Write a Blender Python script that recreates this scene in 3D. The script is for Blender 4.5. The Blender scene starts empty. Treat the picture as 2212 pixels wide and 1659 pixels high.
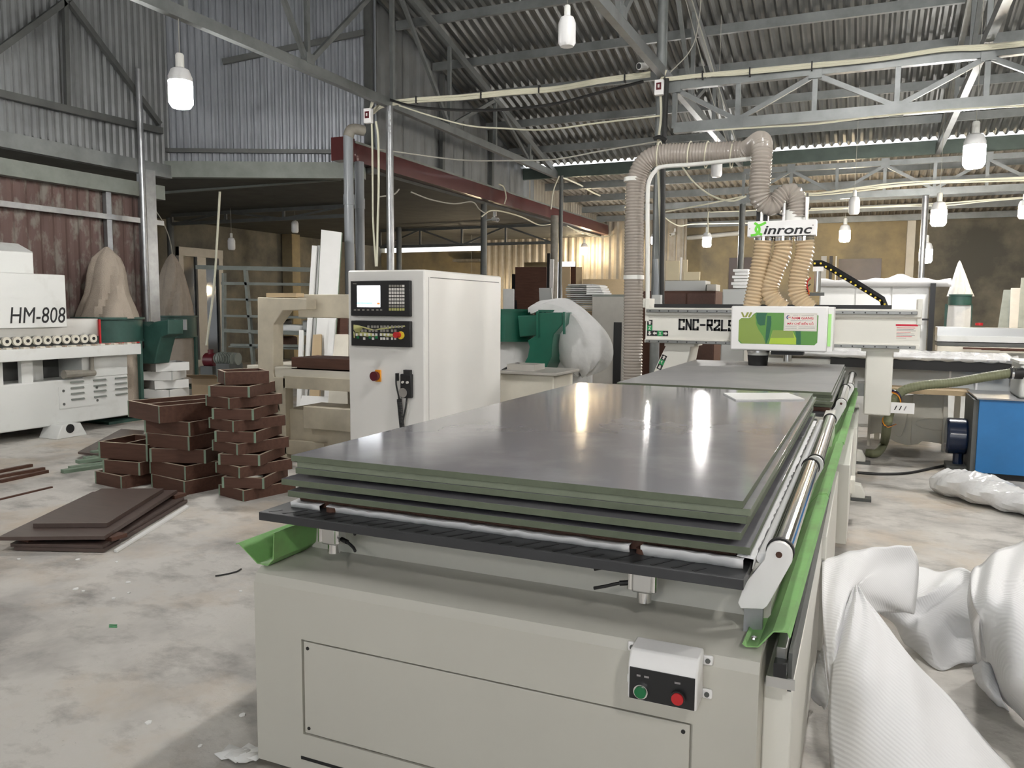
import bpy, math, random
from mathutils import Vector, Matrix
random.seed(7)
scene = bpy.context.scene
COL = scene.collection

# ---------------------------------------------------------------- camera
F, YAW, PITCH, ROLL = 1721.68, 0.416918, -0.0962003, 0.00743835
CAM = Vector((1.44475, -1.75819, 1.31515))
W, H = 2212, 1659
_f = Vector((-math.sin(YAW)*math.cos(PITCH), math.cos(YAW)*math.cos(PITCH), math.sin(PITCH)))
_r = Vector((math.cos(YAW), math.sin(YAW), 0)); _u = _r.cross(_f)
CR = _r*math.cos(ROLL) + _u*math.sin(ROLL); CU = -_r*math.sin(ROLL) + _u*math.cos(ROLL); CF = _f
cd = bpy.data.cameras.new('camera'); cam = bpy.data.objects.new('camera', cd); COL.objects.link(cam)
cd.sensor_width = 36.0; cd.lens = 36.0*F/W; cd.clip_start = 0.02; cd.clip_end = 200
cam.matrix_world = Matrix(((CR.x, CU.x, -CF.x, CAM.x), (CR.y, CU.y, -CF.y, CAM.y), (CR.z, CU.z, -CF.z, CAM.z), (0, 0, 0, 1)))
scene.camera = cam

# ---------------------------------------------------------------- world, exposure
vs = scene.view_settings
vs.view_transform = 'Standard'; vs.look = 'None'; vs.gamma = 1.0; vs.use_curve_mapping = False
vs.exposure = 1.2
world = bpy.data.worlds.new('overcast_sky'); scene.world = world; world.use_nodes = True
bg = world.node_tree.nodes['Background']; bg.inputs[0].default_value = (0.93, 0.97, 1.0, 1); bg.inputs[1].default_value = 1.05
cy = scene.cycles
cy.max_bounces = 4; cy.diffuse_bounces = 3; cy.glossy_bounces = 2; cy.transmission_bounces = 2; cy.transparent_max_bounces = 4
cy.use_adaptive_sampling = True; cy.adaptive_min_samples = 12; cy.adaptive_threshold = 0.12; cy.caustics_reflective = False; cy.caustics_refractive = False
LAMP_STRENGTH = 126.0          # every lit bulb, the added fill ones too
LAMP_COL = (1.0, 0.975, 0.94); LAMP_WARM = (1.0, 0.80, 0.52)

# ---------------------------------------------------------------- helpers
def at(x, y, X=None, Y=None, Z=None):
    """point of a real plane (X=, Y= or Z= in metres) seen at a picture position"""
    d = CR*((x-W/2)/F) + CU*(-(y-H/2)/F) + CF
    if Z is not None: t = (Z-CAM.z)/d.z
    elif Y is not None: t = (Y-CAM.y)/d.y
    else: t = (X-CAM.x)/d.x
    return CAM + d*t
V = Vector
FRAME = {}
def tags(o, label=None, cat=None, group=None, kind=None):
    if label: o['label'] = label
    if cat: o['category'] = cat
    if group: o['group'] = group
    if kind: o['kind'] = kind
    return o
def thing(name, loc, label, cat, group=None, rz=0.0, kind=None, local=False):
    o = bpy.data.objects.new(name, None); COL.objects.link(o); o.empty_display_size = 0.1
    o.location = loc; o.rotation_euler = (0, 0, rz)
    FRAME[o.name] = V((0, 0, 0)) if local else V(loc)
    return tags(o, label, cat, group, kind)
class MB:
    def __init__(s): s.v = []; s.f = []
    def add(s, vs_, fs):
        n = len(s.v); s.v += [V(q) for q in vs_]; s.f += [tuple(i+n for i in q) for q in fs]; return s
    def box(s, a, b):
        x0, y0, z0 = a; x1, y1, z1 = b
        x0, x1 = min(x0, x1), max(x0, x1); y0, y1 = min(y0, y1), max(y0, y1); z0, z1 = min(z0, z1), max(z0, z1)
        return s.add([(x0,y0,z0),(x1,y0,z0),(x1,y1,z0),(x0,y1,z0),(x0,y0,z1),(x1,y0,z1),(x1,y1,z1),(x0,y1,z1)],
                     [(0,3,2,1),(4,5,6,7),(0,1,5,4),(1,2,6,5),(2,3,7,6),(3,0,4,7)])
    def hexa(s, b4, t4):
        return s.add(list(b4)+list(t4), [(0,3,2,1),(4,5,6,7),(0,1,5,4),(1,2,6,5),(2,3,7,6),(3,0,4,7)])
    def obox(s, c, size, rot=None):
        m = MB().box((-size[0]/2,-size[1]/2,-size[2]/2),(size[0]/2,size[1]/2,size[2]/2))
        R_ = rot.to_3x3() if rot is not None else Matrix.Identity(3)
        return s.add([R_@q+V(c) for q in m.v], m.f)
    def beam(s, p0, p1, w, h, up=(0,0,1)):
        p0, p1 = V(p0), V(p1); d = (p1-p0).normalized(); u = V(up)
        if abs(d.dot(u)) > 0.98: u = V((0,1,0))
        sd = d.cross(u).normalized(); u = sd.cross(d).normalized(); a = sd*(w/2); b = u*(h/2)
        return s.add([p0-a-b,p0+a-b,p0+a+b,p0-a+b,p1-a-b,p1+a-b,p1+a+b,p1-a+b],
                     [(0,1,2,3),(7,6,5,4),(0,4,5,1),(1,5,6,2),(2,6,7,3),(3,7,4,0)])
    def cyl(s, p0, p1, r, seg=12, r1=None):
        p0, p1 = V(p0), V(p1); r1 = r if r1 is None else r1
        d = (p1-p0).normalized(); u = V((0,0,1)) if abs(d.z) < .9 else V((1,0,0))
        a = d.cross(u).normalized(); b = d.cross(a)
        vs_ = []
        for p, rr in ((p0, r), (p1, r1)):
            for i in range(seg):
                t = 2*math.pi*i/seg; vs_.append(p+a*(rr*math.cos(t))+b*(rr*math.sin(t)))
        fs = [(i, (i+1)%seg, seg+(i+1)%seg, seg+i) for i in range(seg)]
        fs += [tuple(range(seg-1,-1,-1)), tuple(range(seg, 2*seg))]
        return s.add(vs_, fs)
    def tube(s, pts, r, seg=8, rads=None, caps=True):
        pts = [V(q) for q in pts]; n = len(pts); vs_ = []; a = None
        for i, p in enumerate(pts):
            d = (pts[min(i+1,n-1)]-pts[max(i-1,0)])
            d = d.normalized() if d.length > 1e-9 else V((0,0,1))
            if a is None:
                u = V((0,0,1)) if abs(d.z) < .9 else V((1,0,0)); a = d.cross(u).normalized()
            else:
                a = (a-d*a.dot(d)); a = a.normalized() if a.length > 1e-6 else d.orthogonal().normalized()
            b = d.cross(a); rr = rads[i] if rads else r
            vs_ += [p+a*(rr*math.cos(2*math.pi*k/seg))+b*(rr*math.sin(2*math.pi*k/seg)) for k in range(seg)]
        fs = []
        for i in range(n-1):
            for k in range(seg):
                fs.append((i*seg+k, i*seg+(k+1)%seg, (i+1)*seg+(k+1)%seg, (i+1)*seg+k))
        if caps: fs += [tuple(range(seg-1,-1,-1)), tuple(range((n-1)*seg, n*seg))]
        return s.add(vs_, fs)
    def hose(s, pts, R_, pitch, amp=.09, seg=16):
        q = spline(pts, 24); L = [0.0]
        for i in range(1, len(q)): L.append(L[-1]+(q[i]-q[i-1]).length)
        n = max(4, int(L[-1]/pitch)*4); out = []; rads = []; j = 0
        for i in range(n+1):
            t = L[-1]*i/n
            while j < len(L)-2 and L[j+1] < t: j += 1
            k = (t-L[j])/max(1e-9, L[j+1]-L[j]); out.append(q[j].lerp(q[j+1], min(1,max(0,k))))
            rads.append(R_*(1+amp*(1,.2,-1,.2)[i % 4]))
        return s.tube(out, R_, seg, rads)
    def lathe(s, prof, c=(0,0,0), seg=16):
        c = V(c); n = len(prof)
        vs_ = [c+V((r*math.cos(2*math.pi*k/seg), r*math.sin(2*math.pi*k/seg), z)) for r, z in prof for k in range(seg)]
        fs = [(i*seg+k, i*seg+(k+1)%seg, (i+1)*seg+(k+1)%seg, (i+1)*seg+k) for i in range(n-1) for k in range(seg)]
        fs += [tuple(range(seg-1,-1,-1)), tuple(range((n-1)*seg, n*seg))]
        return s.add(vs_, fs)
    def prism(s, poly, w0, w1, fn):
        """polygon (u,v) swept from w0 to w1; fn(u,v,w) -> point"""
        n = len(poly); vs_ = [fn(u,v,w0) for u,v in poly]+[fn(u,v,w1) for u,v in poly]
        fs = [(i,(i+1)%n,n+(i+1)%n,n+i) for i in range(n)]+[tuple(range(n-1,-1,-1)), tuple(range(n,2*n))]
        return s.add(vs_, fs)
    def strip(s, poly, w0, w1, fn, th=0.0):
        """open profile (u,v) swept from w0 to w1 (sheet metal)"""
        n = len(poly); vs_ = [fn(u,v,w0) for u,v in poly]+[fn(u,v,w1) for u,v in poly]
        return s.add(vs_, [(i,i+1,n+i+1,n+i) for i in range(n-1)])
    def grid(s, rows):
        m = len(rows[0]); vs_ = [q for r in rows for q in r]
        return s.add(vs_, [(i*m+j,i*m+j+1,(i+1)*m+j+1,(i+1)*m+j) for i in range(len(rows)-1) for j in range(m-1)])
    def build(s, name, mat, parent=None, bevel=0.0, solid=0.0, flat=False, **tg):
        off = V((0,0,0))
        if parent is not None:
            off = FRAME.get(parent.name, off)
        me = bpy.data.meshes.new(name); me.from_pydata([q-off for q in s.v], [], s.f); me.update()
        me.materials.append(mat if not isinstance(mat, str) else M[mat])
        if not flat:
            me.polygons.foreach_set('use_smooth', [True]*len(me.polygons)); me.set_sharp_from_angle(angle=math.radians(32))
        o = bpy.data.objects.new(name, me); COL.objects.link(o)
        if parent is not None: o.parent = parent; FRAME[o.name] = off
        if solid:
            md = o.modifiers.new('thick', 'SOLIDIFY'); md.thickness = solid; md.offset = 0
        if bevel:
            md = o.modifiers.new('edge', 'BEVEL'); md.width = bevel; md.segments = 2; md.limit_method = 'ANGLE'; md.angle_limit = math.radians(40)
        return tags(o, **tg)
def child_copy(o, parent, loc=None, rz=None):
    c = o.copy(); COL.objects.link(c); c.parent = parent
    if loc is not None: c.location = loc
    if rz is not None: c.rotation_euler = (0,0,rz)
    if parent is not None: FRAME[c.name] = FRAME.get(parent.name, V((0,0,0)))
    return c
def copy_tree(root, loc, rz=0.0, label=None, group=None):
    r = root.copy(); COL.objects.link(r); r.location = loc; r.rotation_euler = (root.rotation_euler.x, root.rotation_euler.y, rz)
    if label: r['label'] = label
    if group: r['group'] = group
    FRAME[r.name] = V((0,0,0))
    for ch in list(root.children):
        c = child_copy(ch, r)
        for g in list(ch.children): child_copy(g, c)
    return r
def spline(pts, n=8):
    pts = [V(q) for q in pts]; out = []
    P = [pts[0]*2-pts[1]]+pts+[pts[-1]*2-pts[-2]]
    for i in range(1, len(P)-2):
        for k in range(n):
            t = k/n; a, b, c, d = P[i-1], P[i], P[i+1], P[i+2]
            out.append(0.5*((2*b)+(c-a)*t+(2*a-5*b+4*c-d)*t*t+(3*b-a-3*c+d)*t**3))
    return out+[pts[-1]]
def patch(rows, nu=8, nv=8, wob=0.0, freq=9.0):
    cols = [spline(r, nu) for r in rows]; out = []
    m = len(cols[0]); ss = [spline([c[j] for c in cols], nv) for j in range(m)]
    return [[ss[j][i]+V((0,0,wob*math.sin(freq*j/m*6.28+i*.35))) for j in range(m)] for i in range(len(ss[0]))]
def ngon(c, r, n=10, a0=0.0): return [(c[0]+r*math.cos(a0+2*math.pi*i/n), c[1]+r*math.sin(a0+2*math.pi*i/n)) for i in range(n)]

# ---------------------------------------------------------------- materials
M = {}
def mat(name, col, rough=.5, metal=0.0, var=0.0, scale=6.0, col2=None, bump=0.0, bscale=40.0, stretch=(1,1,1), amount=.5, spec=.5, detail=4.0, holes=0.0, trans=0.0, alpha=1.0, sharp=.25, coat=0.0):
    m = bpy.data.materials.new(name); m.use_nodes = True; nt = m.node_tree; N = nt.nodes; L = nt.links
    b = N['Principled BSDF']; b.inputs['Roughness'].default_value = rough; b.inputs['Metallic'].default_value = metal
    b.inputs['Specular IOR Level'].default_value = spec; b.inputs['Base Color'].default_value = (*col, 1)
    if coat: b.inputs['Coat Weight'].default_value = coat; b.inputs['Coat Roughness'].default_value = .12
    if trans: b.inputs['Transmission Weight'].default_value = trans
    if alpha < 1: b.inputs['Alpha'].default_value = alpha
    if var or col2 or bump or holes:
        tc = N.new('ShaderNodeTexCoord'); mp = N.new('ShaderNodeMapping'); mp.inputs['Scale'].default_value = stretch
        L.new(tc.outputs['Object'], mp.inputs[0])
    if var or col2:
        c2 = col2 if col2 else tuple(max(0, c*(1-var)) for c in col)
        nz = N.new('ShaderNodeTexNoise'); nz.inputs['Scale'].default_value = scale; nz.inputs['Detail'].default_value = detail; nz.inputs['Roughness'].default_value = .62
        L.new(mp.outputs[0], nz.inputs['Vector'])
        rp = N.new('ShaderNodeValToRGB'); rp.color_ramp.elements[0].position = max(0, amount-sharp); rp.color_ramp.elements[1].position = min(1, amount+sharp)
        rp.color_ramp.elements[0].color = (*col, 1); rp.color_ramp.elements[1].color = (*c2, 1)
        L.new(nz.outputs['Fac'], rp.inputs[0]); L.new(rp.outputs[0], b.inputs['Base Color'])
    if bump:
        nb = N.new('ShaderNodeTexNoise'); nb.inputs['Scale'].default_value = bscale; nb.inputs['Detail'].default_value = 3
        L.new(mp.outputs[0], nb.inputs['Vector']); bp = N.new('ShaderNodeBump'); bp.inputs['Strength'].default_value = bump; bp.inputs['Distance'].default_value = .02
        L.new(nb.outputs['Fac'], bp.inputs['Height']); L.new(bp.outputs[0], b.inputs['Normal'])
    if holes:
        vo = N.new('ShaderNodeTexVoronoi'); vo.inputs['Scale'].default_value = holes; vo.inputs['Randomness'].default_value = .8
        L.new(tc.outputs['Object'], vo.inputs['Vector'])
        lt = N.new('ShaderNodeMath'); lt.operation = 'LESS_THAN'; lt.inputs[1].default_value = .021*holes; L.new(vo.outputs['Distance'], lt.inputs[0])
        sp = N.new('ShaderNodeSeparateColor'); L.new(vo.outputs['Color'], sp.inputs[0])
        g = N.new('ShaderNodeMath'); g.operation = 'GREATER_THAN'; g.inputs[1].default_value = .55; L.new(sp.outputs[0], g.inputs[0])
        mu = N.new('ShaderNodeMath'); mu.operation = 'MULTIPLY'; L.new(lt.outputs[0], mu.inputs[0]); L.new(g.outputs[0], mu.inputs[1])
        tr = N.new('ShaderNodeBsdfTransparent'); mx = N.new('ShaderNodeMixShader')
        L.new(mu.outputs[0], mx.inputs[0]); L.new(b.outputs[0], mx.inputs[1]); L.new(tr.outputs[0], mx.inputs[2]); L.new(mx.outputs[0], N['Material Output'].inputs[0])
    M[name] = m; return m
def emit(name, col, strength):
    m = bpy.data.materials.new(name); m.use_nodes = True; N = m.node_tree.nodes; N.remove(N['Principled BSDF'])
    e = N.new('ShaderNodeEmission'); e.inputs[0].default_value = (*col, 1); e.inputs[1].default_value = strength
    m.node_tree.links.new(e.outputs[0], N['Material Output'].inputs[0]); M[name] = m; return m
def floor_mat():
    m = mat('concrete', (.50,.475,.435), .72, bump=.25, bscale=26); nt = m.node_tree; N = nt.nodes; L = nt.links; b = N['Principled BSDF']
    tc = N['Texture Coordinate'] if 'Texture Coordinate' in N else [n for n in N if n.type == 'TEX_COORD'][0]
    prev = None
    for sc, st, lo, hi, c, fac in ((.55,(1,1,1),.45,.60,(.33,.315,.295),.9),(2.3,(1,.55,1),.50,.64,(.62,.59,.54),.7),(3.4,(.8,1.2,1),.50,.70,(.25,.235,.215),.85),(.9,(1,1,1),.50,.66,(.56,.46,.35),.7),(38,(1,1,1),.66,.72,(.25,.23,.2),.5)):
        mp = N.new('ShaderNodeMapping'); mp.inputs['Scale'].default_value = st; mp.inputs['Location'].default_value = (sc*3.1, 7.7, 0); mp.inputs['Rotation'].default_value = (0,0,.5)
        L.new(tc.outputs['Object'], mp.inputs[0])
        nz = N.new('ShaderNodeTexNoise'); nz.inputs['Scale'].default_value = sc; nz.inputs['Detail'].default_value = 6; nz.inputs['Roughness'].default_value = .65
        L.new(mp.outputs[0], nz.inputs['Vector'])
        mr = N.new('ShaderNodeMapRange'); mr.inputs[1].default_value = lo; mr.inputs[2].default_value = hi; mr.inputs[4].default_value = fac; L.new(nz.outputs['Fac'], mr.inputs[0])
        mx = N.new('ShaderNodeMix'); mx.data_type = 'RGBA'; L.new(mr.outputs[0], mx.inputs[0]); mx.inputs[7].default_value = (*c, 1)
        if prev is None: mx.inputs[6].default_value = (.60,.575,.535, 1)
        else: L.new(prev, mx.inputs[6])
        prev = mx.outputs[2]
    L.new(prev, b.inputs['Base Color'])
floor_mat()
mat('roof_tin', (.22,.225,.22), .42, .55, col2=(.125,.128,.126), scale=2.2, stretch=(1,.4,1))
mat('wall_tin', (.27,.28,.285), .5, .4, col2=(.18,.185,.19), scale=1.6, holes=2.4)
mat('wall_tin_blue', (.36,.38,.41), .45, .45, col2=(.25,.265,.29), scale=1.3)
mat('wall_tin_brown', (.34,.31,.26), .5, .3, col2=(.21,.18,.14), scale=2.5)
mat('rust_tin', (.135,.085,.075), .75, .1, col2=(.23,.205,.18), scale=7, amount=.55, sharp=.06, detail=7, stretch=(1,1,.5))
mat('steel_paint', (.27,.285,.285), .42, .35, var=.35, scale=4)
mat('steel_dark', (.13,.135,.13), .5, .3, var=.3)
mat('galv', (.40,.41,.42), .34, .75, var=.3, scale=8)
mat('pale_beam', (.25,.27,.245), .55, .1, var=.3, scale=5)
mat('red_beam', (.11,.024,.024), .32, .15, var=.35, scale=3, coat=.3)
mat('green_beam', (.085,.115,.10), .5, .1, var=.3)
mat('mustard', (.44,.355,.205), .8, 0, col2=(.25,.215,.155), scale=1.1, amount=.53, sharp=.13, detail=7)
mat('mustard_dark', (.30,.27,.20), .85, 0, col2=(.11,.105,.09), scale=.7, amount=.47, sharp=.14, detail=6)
mat('dark_roof', (.10,.10,.09), .8, .1, var=.4, scale=3)
mat('brown_roof', (.32,.29,.24), .6, .25, col2=(.2,.18,.15), scale=3)
mat('cnc_grey', (.56,.545,.485), .45, 0, var=.06, scale=2)
mat('cnc_white', (.79,.775,.71), .38, 0, var=.04, scale=2)
mat('cab_white', (.84,.825,.79), .42, 0, var=.04, scale=1.5)
mat('mach_white', (.72,.73,.71), .4, 0, col2=(.60,.60,.57), scale=3, amount=.68, sharp=.12)
mat('black_plate', (.045,.046,.050), .45, 0, var=.3, scale=6)
mat('black', (.012,.012,.013), .45)
mat('rubber', (.018,.018,.018), .6)
mat('chrome', (.80,.80,.80), .12, 1.0)
mat('alu', (.68,.68,.67), .28, .9)
mat('rail_steel', (.30,.30,.29), .35, .8, var=.3)
mat('green', (.23,.50,.16), .5, 0, col2=(.20,.33,.13), scale=7, amount=.6, sharp=.15)
mat('board_face', (.225,.223,.238), .115, 0, col2=(.29,.288,.30), scale=3.2, amount=.6, sharp=.14, spec=.38, detail=5)
mat('board_face_matte', (.29,.288,.29), .5, 0, col2=(.36,.355,.35), scale=2.4, amount=.55, sharp=.2, detail=5)
mat('beige_board', (.70,.61,.42), .6, 0, var=.08)
mat('board_edge', (.145,.17,.115), .7, 0, var=.22, scale=30)
mat('board_edge_pale', (.23,.26,.19), .7, 0, var=.2, scale=30)
mat('foam', (.90,.90,.90), .65, 0)
mat('plastic_wrap', (.82,.82,.82), .18, 0, bump=.9, bscale=9, var=.2, scale=7)
mat('pvc_white', (.80,.80,.76), .4)
mat('plastic_white', (.88,.87,.86), .4)
mat('hose_grey', (.40,.36,.32), .25, 0, coat=.5)
mat('hose_tan', (.60,.47,.31), .25, 0, coat=.5)
mat('hose_khaki', (.19,.20,.115), .5)
mat('cable_cream', (.70,.68,.54), .5)
mat('cable_grey', (.42,.41,.36), .6)
mat('wood_dark', (.115,.055,.038), .6, 0, spec=.3, var=.35, scale=5, stretch=(1,8,8))
mat('wood_dark_x', (.11,.048,.032), .5, 0, var=.3, scale=5, stretch=(8,1,8))
mat('walnut_face', (.10,.068,.058), .38, 0, var=.3, scale=4, stretch=(1,9,1))
mat('wood_edge', (.44,.36,.28), .7)
mat('wood_edge_green', (.20,.27,.20), .7)
mat('white_melamine', (.84,.84,.82), .4, 0, var=.05)
mat('grey_melamine', (.50,.51,.50), .45)
mat('beige_steel', (.60,.54,.42), .55, 0, col2=(.42,.38,.30), scale=3.5, amount=.58, sharp=.2)
mat('cream_furn', (.74,.70,.60), .5, 0, var=.12)
mat('burlap', (.46,.395,.325), .9, 0, var=.15, scale=8, bump=.4, bscale=90)
mat('bag_white', (.74,.74,.73), .7, 0, var=.08, bump=.9, bscale=6)
mat('collector_green', (.015,.13,.085), .3, 0, var=.15, coat=.3)
mat('collector_green_old', (.04,.11,.09), .5, 0, var=.4, scale=6)
mat('blue_paint', (.03,.20,.50), .4, 0, var=.15)
mat('navy_paint', (.006,.018,.055), .25, 0, coat=.4)
mat('mdf', (.55,.42,.26), .75, 0, var=.12)
mat('carton', (.36,.26,.16), .8, 0, var=.15)
mat('orange', (.85,.34,.02), .4)
mat('maroon', (.10,.01,.015), .4)
mat('red', (.55,.02,.025), .38)
mat('btn_green', (.01,.16,.055), .35)
mat('yellow', (.80,.62,.05), .4)
mat('film_yellow', (.50,.49,.20), .25)
mat('key_white', (.75,.72,.68), .5)
mat('key_grey', (.30,.28,.25), .5)
mat('glass_dark', (.03,.035,.04), .08, 0)
mat('alu_frame', (.52,.50,.46), .5, .2, var=.15)
mat('concrete_pole', (.33,.31,.27), .8, 0, col2=(.18,.165,.14), scale=7)
mat('pvc_grey', (.27,.29,.31), .35)
mat('soot', (.05,.045,.04), .9)
mat('ink', (.012,.012,.014), .5)
mat('sign_green', (.02,.30,.09), .5)
mat('logo_green', (.16,.66,.05), .45)
mat('olive_logo', (.30,.33,.07), .5)
mat('win_lime', (.44,.62,.045), .3)
mat('win_green', (.10,.29,.045), .3)
mat('win_olive', (.25,.35,.06), .3)
mat('win_dark', (.012,.12,.05), .3)
mat('sticker', (.80,.77,.70), .5)
mat('ink_red', (.62,.02,.05), .5)
mat('ink_grey', (.30,.28,.28), .6)
mat('ink_blue', (.04,.05,.22), .6)
mat('lime_tape', (.45,.85,.30), .5)
mat('bulb_off', (.80,.80,.80), .35)
mat('camera_white', (.72,.72,.70), .4)
mat('chip_white', (.82,.82,.80), .7)
emit('lamp_white', LAMP_COL, LAMP_STRENGTH); emit('lamp_fill_strong', LAMP_COL, LAMP_STRENGTH*2.2); emit('lamp_warm', LAMP_WARM, LAMP_STRENGTH*.8)  # the stronger white emission serves added fill bulbs only
emit('screen_white', (.93,.96,1.0), 1.6); emit('screen_blue', (.15,.5,1.0), 1.3); emit('screen_red', (1.0,.12,.03), 1.2)

# flat lettering: outlines from the built-in font, turned into thin meshes
def text(body, mt, parent, origin, ux, uz, height, width=None, shear=0.0, depth=.002, name='lettering', bold=0.0, space=1.0):
    cu = bpy.data.curves.new(name, 'FONT'); cu.body = body; cu.extrude = .002; cu.offset = bold; cu.shear = shear; cu.space_character = space; cu.resolution_u = 3
    t = bpy.data.objects.new('t', cu); COL.objects.link(t)
    bpy.context.view_layer.update()
    me = bpy.data.meshes.new_from_object(t.evaluated_get(bpy.context.evaluated_depsgraph_get()))
    bpy.data.objects.remove(t); bpy.data.curves.remove(cu)
    xs = [v.co.x for v in me.vertices]; ys = [v.co.y for v in me.vertices]
    x0, x1, y0, y1 = min(xs), max(xs), min(ys), max(ys)
    sy = height/(y1-y0); sx = (width/(x1-x0)) if width else sy
    o3, ux, uz = V(origin), V(ux).normalized(), V(uz).normalized(); nn = ux.cross(uz)
    off = FRAME.get(parent.name, V((0,0,0)))
    for v in me.vertices:
        v.co = o3+ux*((v.co.x-x0)*sx)+uz*((v.co.y-y0)*sy)+nn*(depth if v.co.z > 0 else 0)-off
    me.materials.append(M[mt]); me.name = name
    ob = bpy.data.objects.new(name, me); COL.objects.link(ob); ob.parent = parent; FRAME[ob.name] = off
    return ob
# ================================================================ THE HALL
def roofz(y): return 3.9+.27*(12.1-y)
XC, XA, YF = -4.5, -6.8, 18.2
CB = V((XA, 5.97, 0)); CC = V((XC, 7.0, 0))       # the two corners of the slanted wall
MB().box((-14,-10,-.12),(10,21,0)).build('floor', 'concrete', kind='structure')

def profile(n, pitch, dep):
    out = []
    for i in range(n):
        for t, h in ((0,0),(.18,0),(.42,dep),(.76,dep)): out.append(((i+t)*pitch, h))
    out.append((n*pitch, 0)); return out
def sheet_wall(name, mt, p0, p1, zlo, zhi, pitch=.09, dep=.022, per=12, label=None, skip=(), inward=1):
    """wall of separate corrugated sheets standing on the line p0-p1"""
    p0, p1 = V(p0), V(p1); d = (p1-p0); Lw = d.length; d.normalize(); nrm = V((d.y,-d.x,0))*inward
    root = bpy.data.objects.new(name, None); COL.objects.link(root); root['kind'] = 'structure'; root.location = p0; FRAME[root.name] = p0.copy()
    if label: root['label'] = label
    w = pitch*per; n = int(math.ceil(Lw/w))
    for k in range(n):
        u0 = k*w; u1 = min(Lw, u0+w)
        if any(a < (u0+u1)/2 < b for a, b in skip): continue
        m = int(round((u1-u0)/pitch))
        if m < 1: continue
        P = profile(m, pitch, dep)+[((m+.18)*pitch,0),((m+.42)*pitch,dep),((m+.6)*pitch,dep)]; z0s = zlo if callable(zlo) else (lambda u: zlo); z1s = zhi if callable(zhi) else (lambda u: zhi)
        lift = (k % 2)*.006
        lo = [p0+d*(u0+u)+nrm*(h+lift)+V((0,0,z0s(u0+u))) for u, h in P]; hi = [p0+d*(u0+u)+nrm*(h+lift)+V((0,0,z1s(u0+u))) for u, h in P]
        MB().grid([lo, hi]).build('wall_sheet', mt, root, flat=True)
    return root
# --- roof: two slopes of corrugated sheets on purlins
ceil = bpy.data.objects.new('ceiling', None); COL.objects.link(ceil); ceil['kind'] = 'structure'; ceil.location = (0,5,5.8); FRAME['ceiling'] = V((0,5,5.8))
RIDGE = -.5
def roof_sheet(x0, ya, yb, zf, mt, parent, pitch=.125, dep=.042, per=8):
    P = profile(per, pitch, dep)
    rows = [[V((x0+u, y, zf(y)+h)) for u, h in P] for y in (ya, yb)]
    return MB().grid(rows).build('roof_sheet', mt, parent, flat=True)
zb = lambda y: roofz(RIDGE)-.27*(RIDGE-y)
x = -6.95; first = None; firstb = None
while x < 8.2:
    if x < XC-.98:
        roof_sheet(x, RIDGE, 6.4+(x-XA)*.44, roofz, 'roof_tin', ceil)
    elif first is None: roof_sheet(x, RIDGE, 12.13 if x > XC-.97 else 6.9, roofz, 'roof_tin', ceil); first = 1
    elif first == 1: first = roof_sheet(x, RIDGE, 12.13, roofz, 'roof_tin', ceil); xf = x
    else: c = child_copy(first, ceil); c.location = (x-xf, 0, 0)
    if firstb is None: firstb = roof_sheet(x, RIDGE, -9.2, zb, 'roof_tin', ceil); xb = x
    else: c = child_copy(firstb, ceil); c.location = (x-xb, 0, 0)
    x += 1.0
for yp in (11.35, 10.43, 9.51, 8.66, 7.67, 6.75, 5.85, 4.95, 4.05, 3.15, 2.25, 1.35, .45):
    MB().beam((XC+.05 if yp > 7 else XA, yp, roofz(yp)-.07), (8.5, yp, roofz(yp)-.07), .05, .11).build('purlin', 'steel_paint', ceil)
# --- walls
sheet_wall('wall_left', 'wall_tin', (XA,-9,0), CB+V((0,.12,0)), lambda u: 3.02-.012*(u-10), lambda u: roofz(-9+u)+.03 if -9+u > RIDGE else zb(-9+u)+.03)
sheet_wall('wall_corner', 'wall_tin_blue', CB, CC+(CC-CB)*.05, 3.10, lambda u: roofz(5.97+.405*u)+.03)
gap = at(1149, 400, X=XC).y
sheet_wall('wall_gable', 'wall_tin', CC, (XC, gap-.05, 0), 3.30, lambda u: roofz(7.0+u)+.02, pitch=.3, dep=.018, per=3)
sheet_wall('wall_gable_end', 'wall_tin', (XC, gap+.05, 0), (XC,12.3,0), 3.30, lambda u: roofz(gap+.05+u)+.02, pitch=.15, dep=.018, per=6)
sheet_wall('wall_valley', 'wall_tin_brown', (XC,12.3,0), (XC,17.0,0), 3.28, lambda u: 3.84-.085*u, pitch=.15, dep=.02, per=6)
sheet_wall('wall_left_lower', 'rust_tin', (XA,-9,0), (XA,5.55,0), 0.0, 2.62, pitch=.15, dep=.02, per=7)
MB().box((8.5,-9.2,0),(8.7,18.4,6.5)).build('wall_right', 'mustard_dark', kind='structure')
bw = MB(); bw.box((XA,-9.3,0),(-2.4,-9.15,6.0)); bw.box((4.6,-9.3,0),(8.5,-9.15,6.0)); bw.box((-2.4,-9.3,3.9),(4.6,-9.15,6.0))
bw.build('wall_back', 'mustard_dark', kind='structure')
xa = at(1060, 560, Y=17).x; xb_ = at(1483, 560, Y=17).x; xw0 = at(1158,560,Y=17).x; xw1 = at(1236,560,Y=17).x
zt = lambda u: 3.5
zw = at(1190, 566, Y=17).z
sheet_wall('wall_far_tin', 'wall_tin_brown', (xa-.2,17,0), (xb_-.08,17,0), lambda u: zw if xw0-xa-.35 < u-.2 < xw1-xa+.1 else 0.0, zt, pitch=.19, dep=.035, per=5, inward=1)
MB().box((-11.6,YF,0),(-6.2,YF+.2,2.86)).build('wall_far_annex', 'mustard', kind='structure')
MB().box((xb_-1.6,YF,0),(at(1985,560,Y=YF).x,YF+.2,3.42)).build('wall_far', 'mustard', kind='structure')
MB().box((at(1985,560,Y=YF).x,YF-.02,0),(8.6,YF+.2,3.42)).build('wall_far_right', 'mustard_dark', kind='structure')
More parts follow.
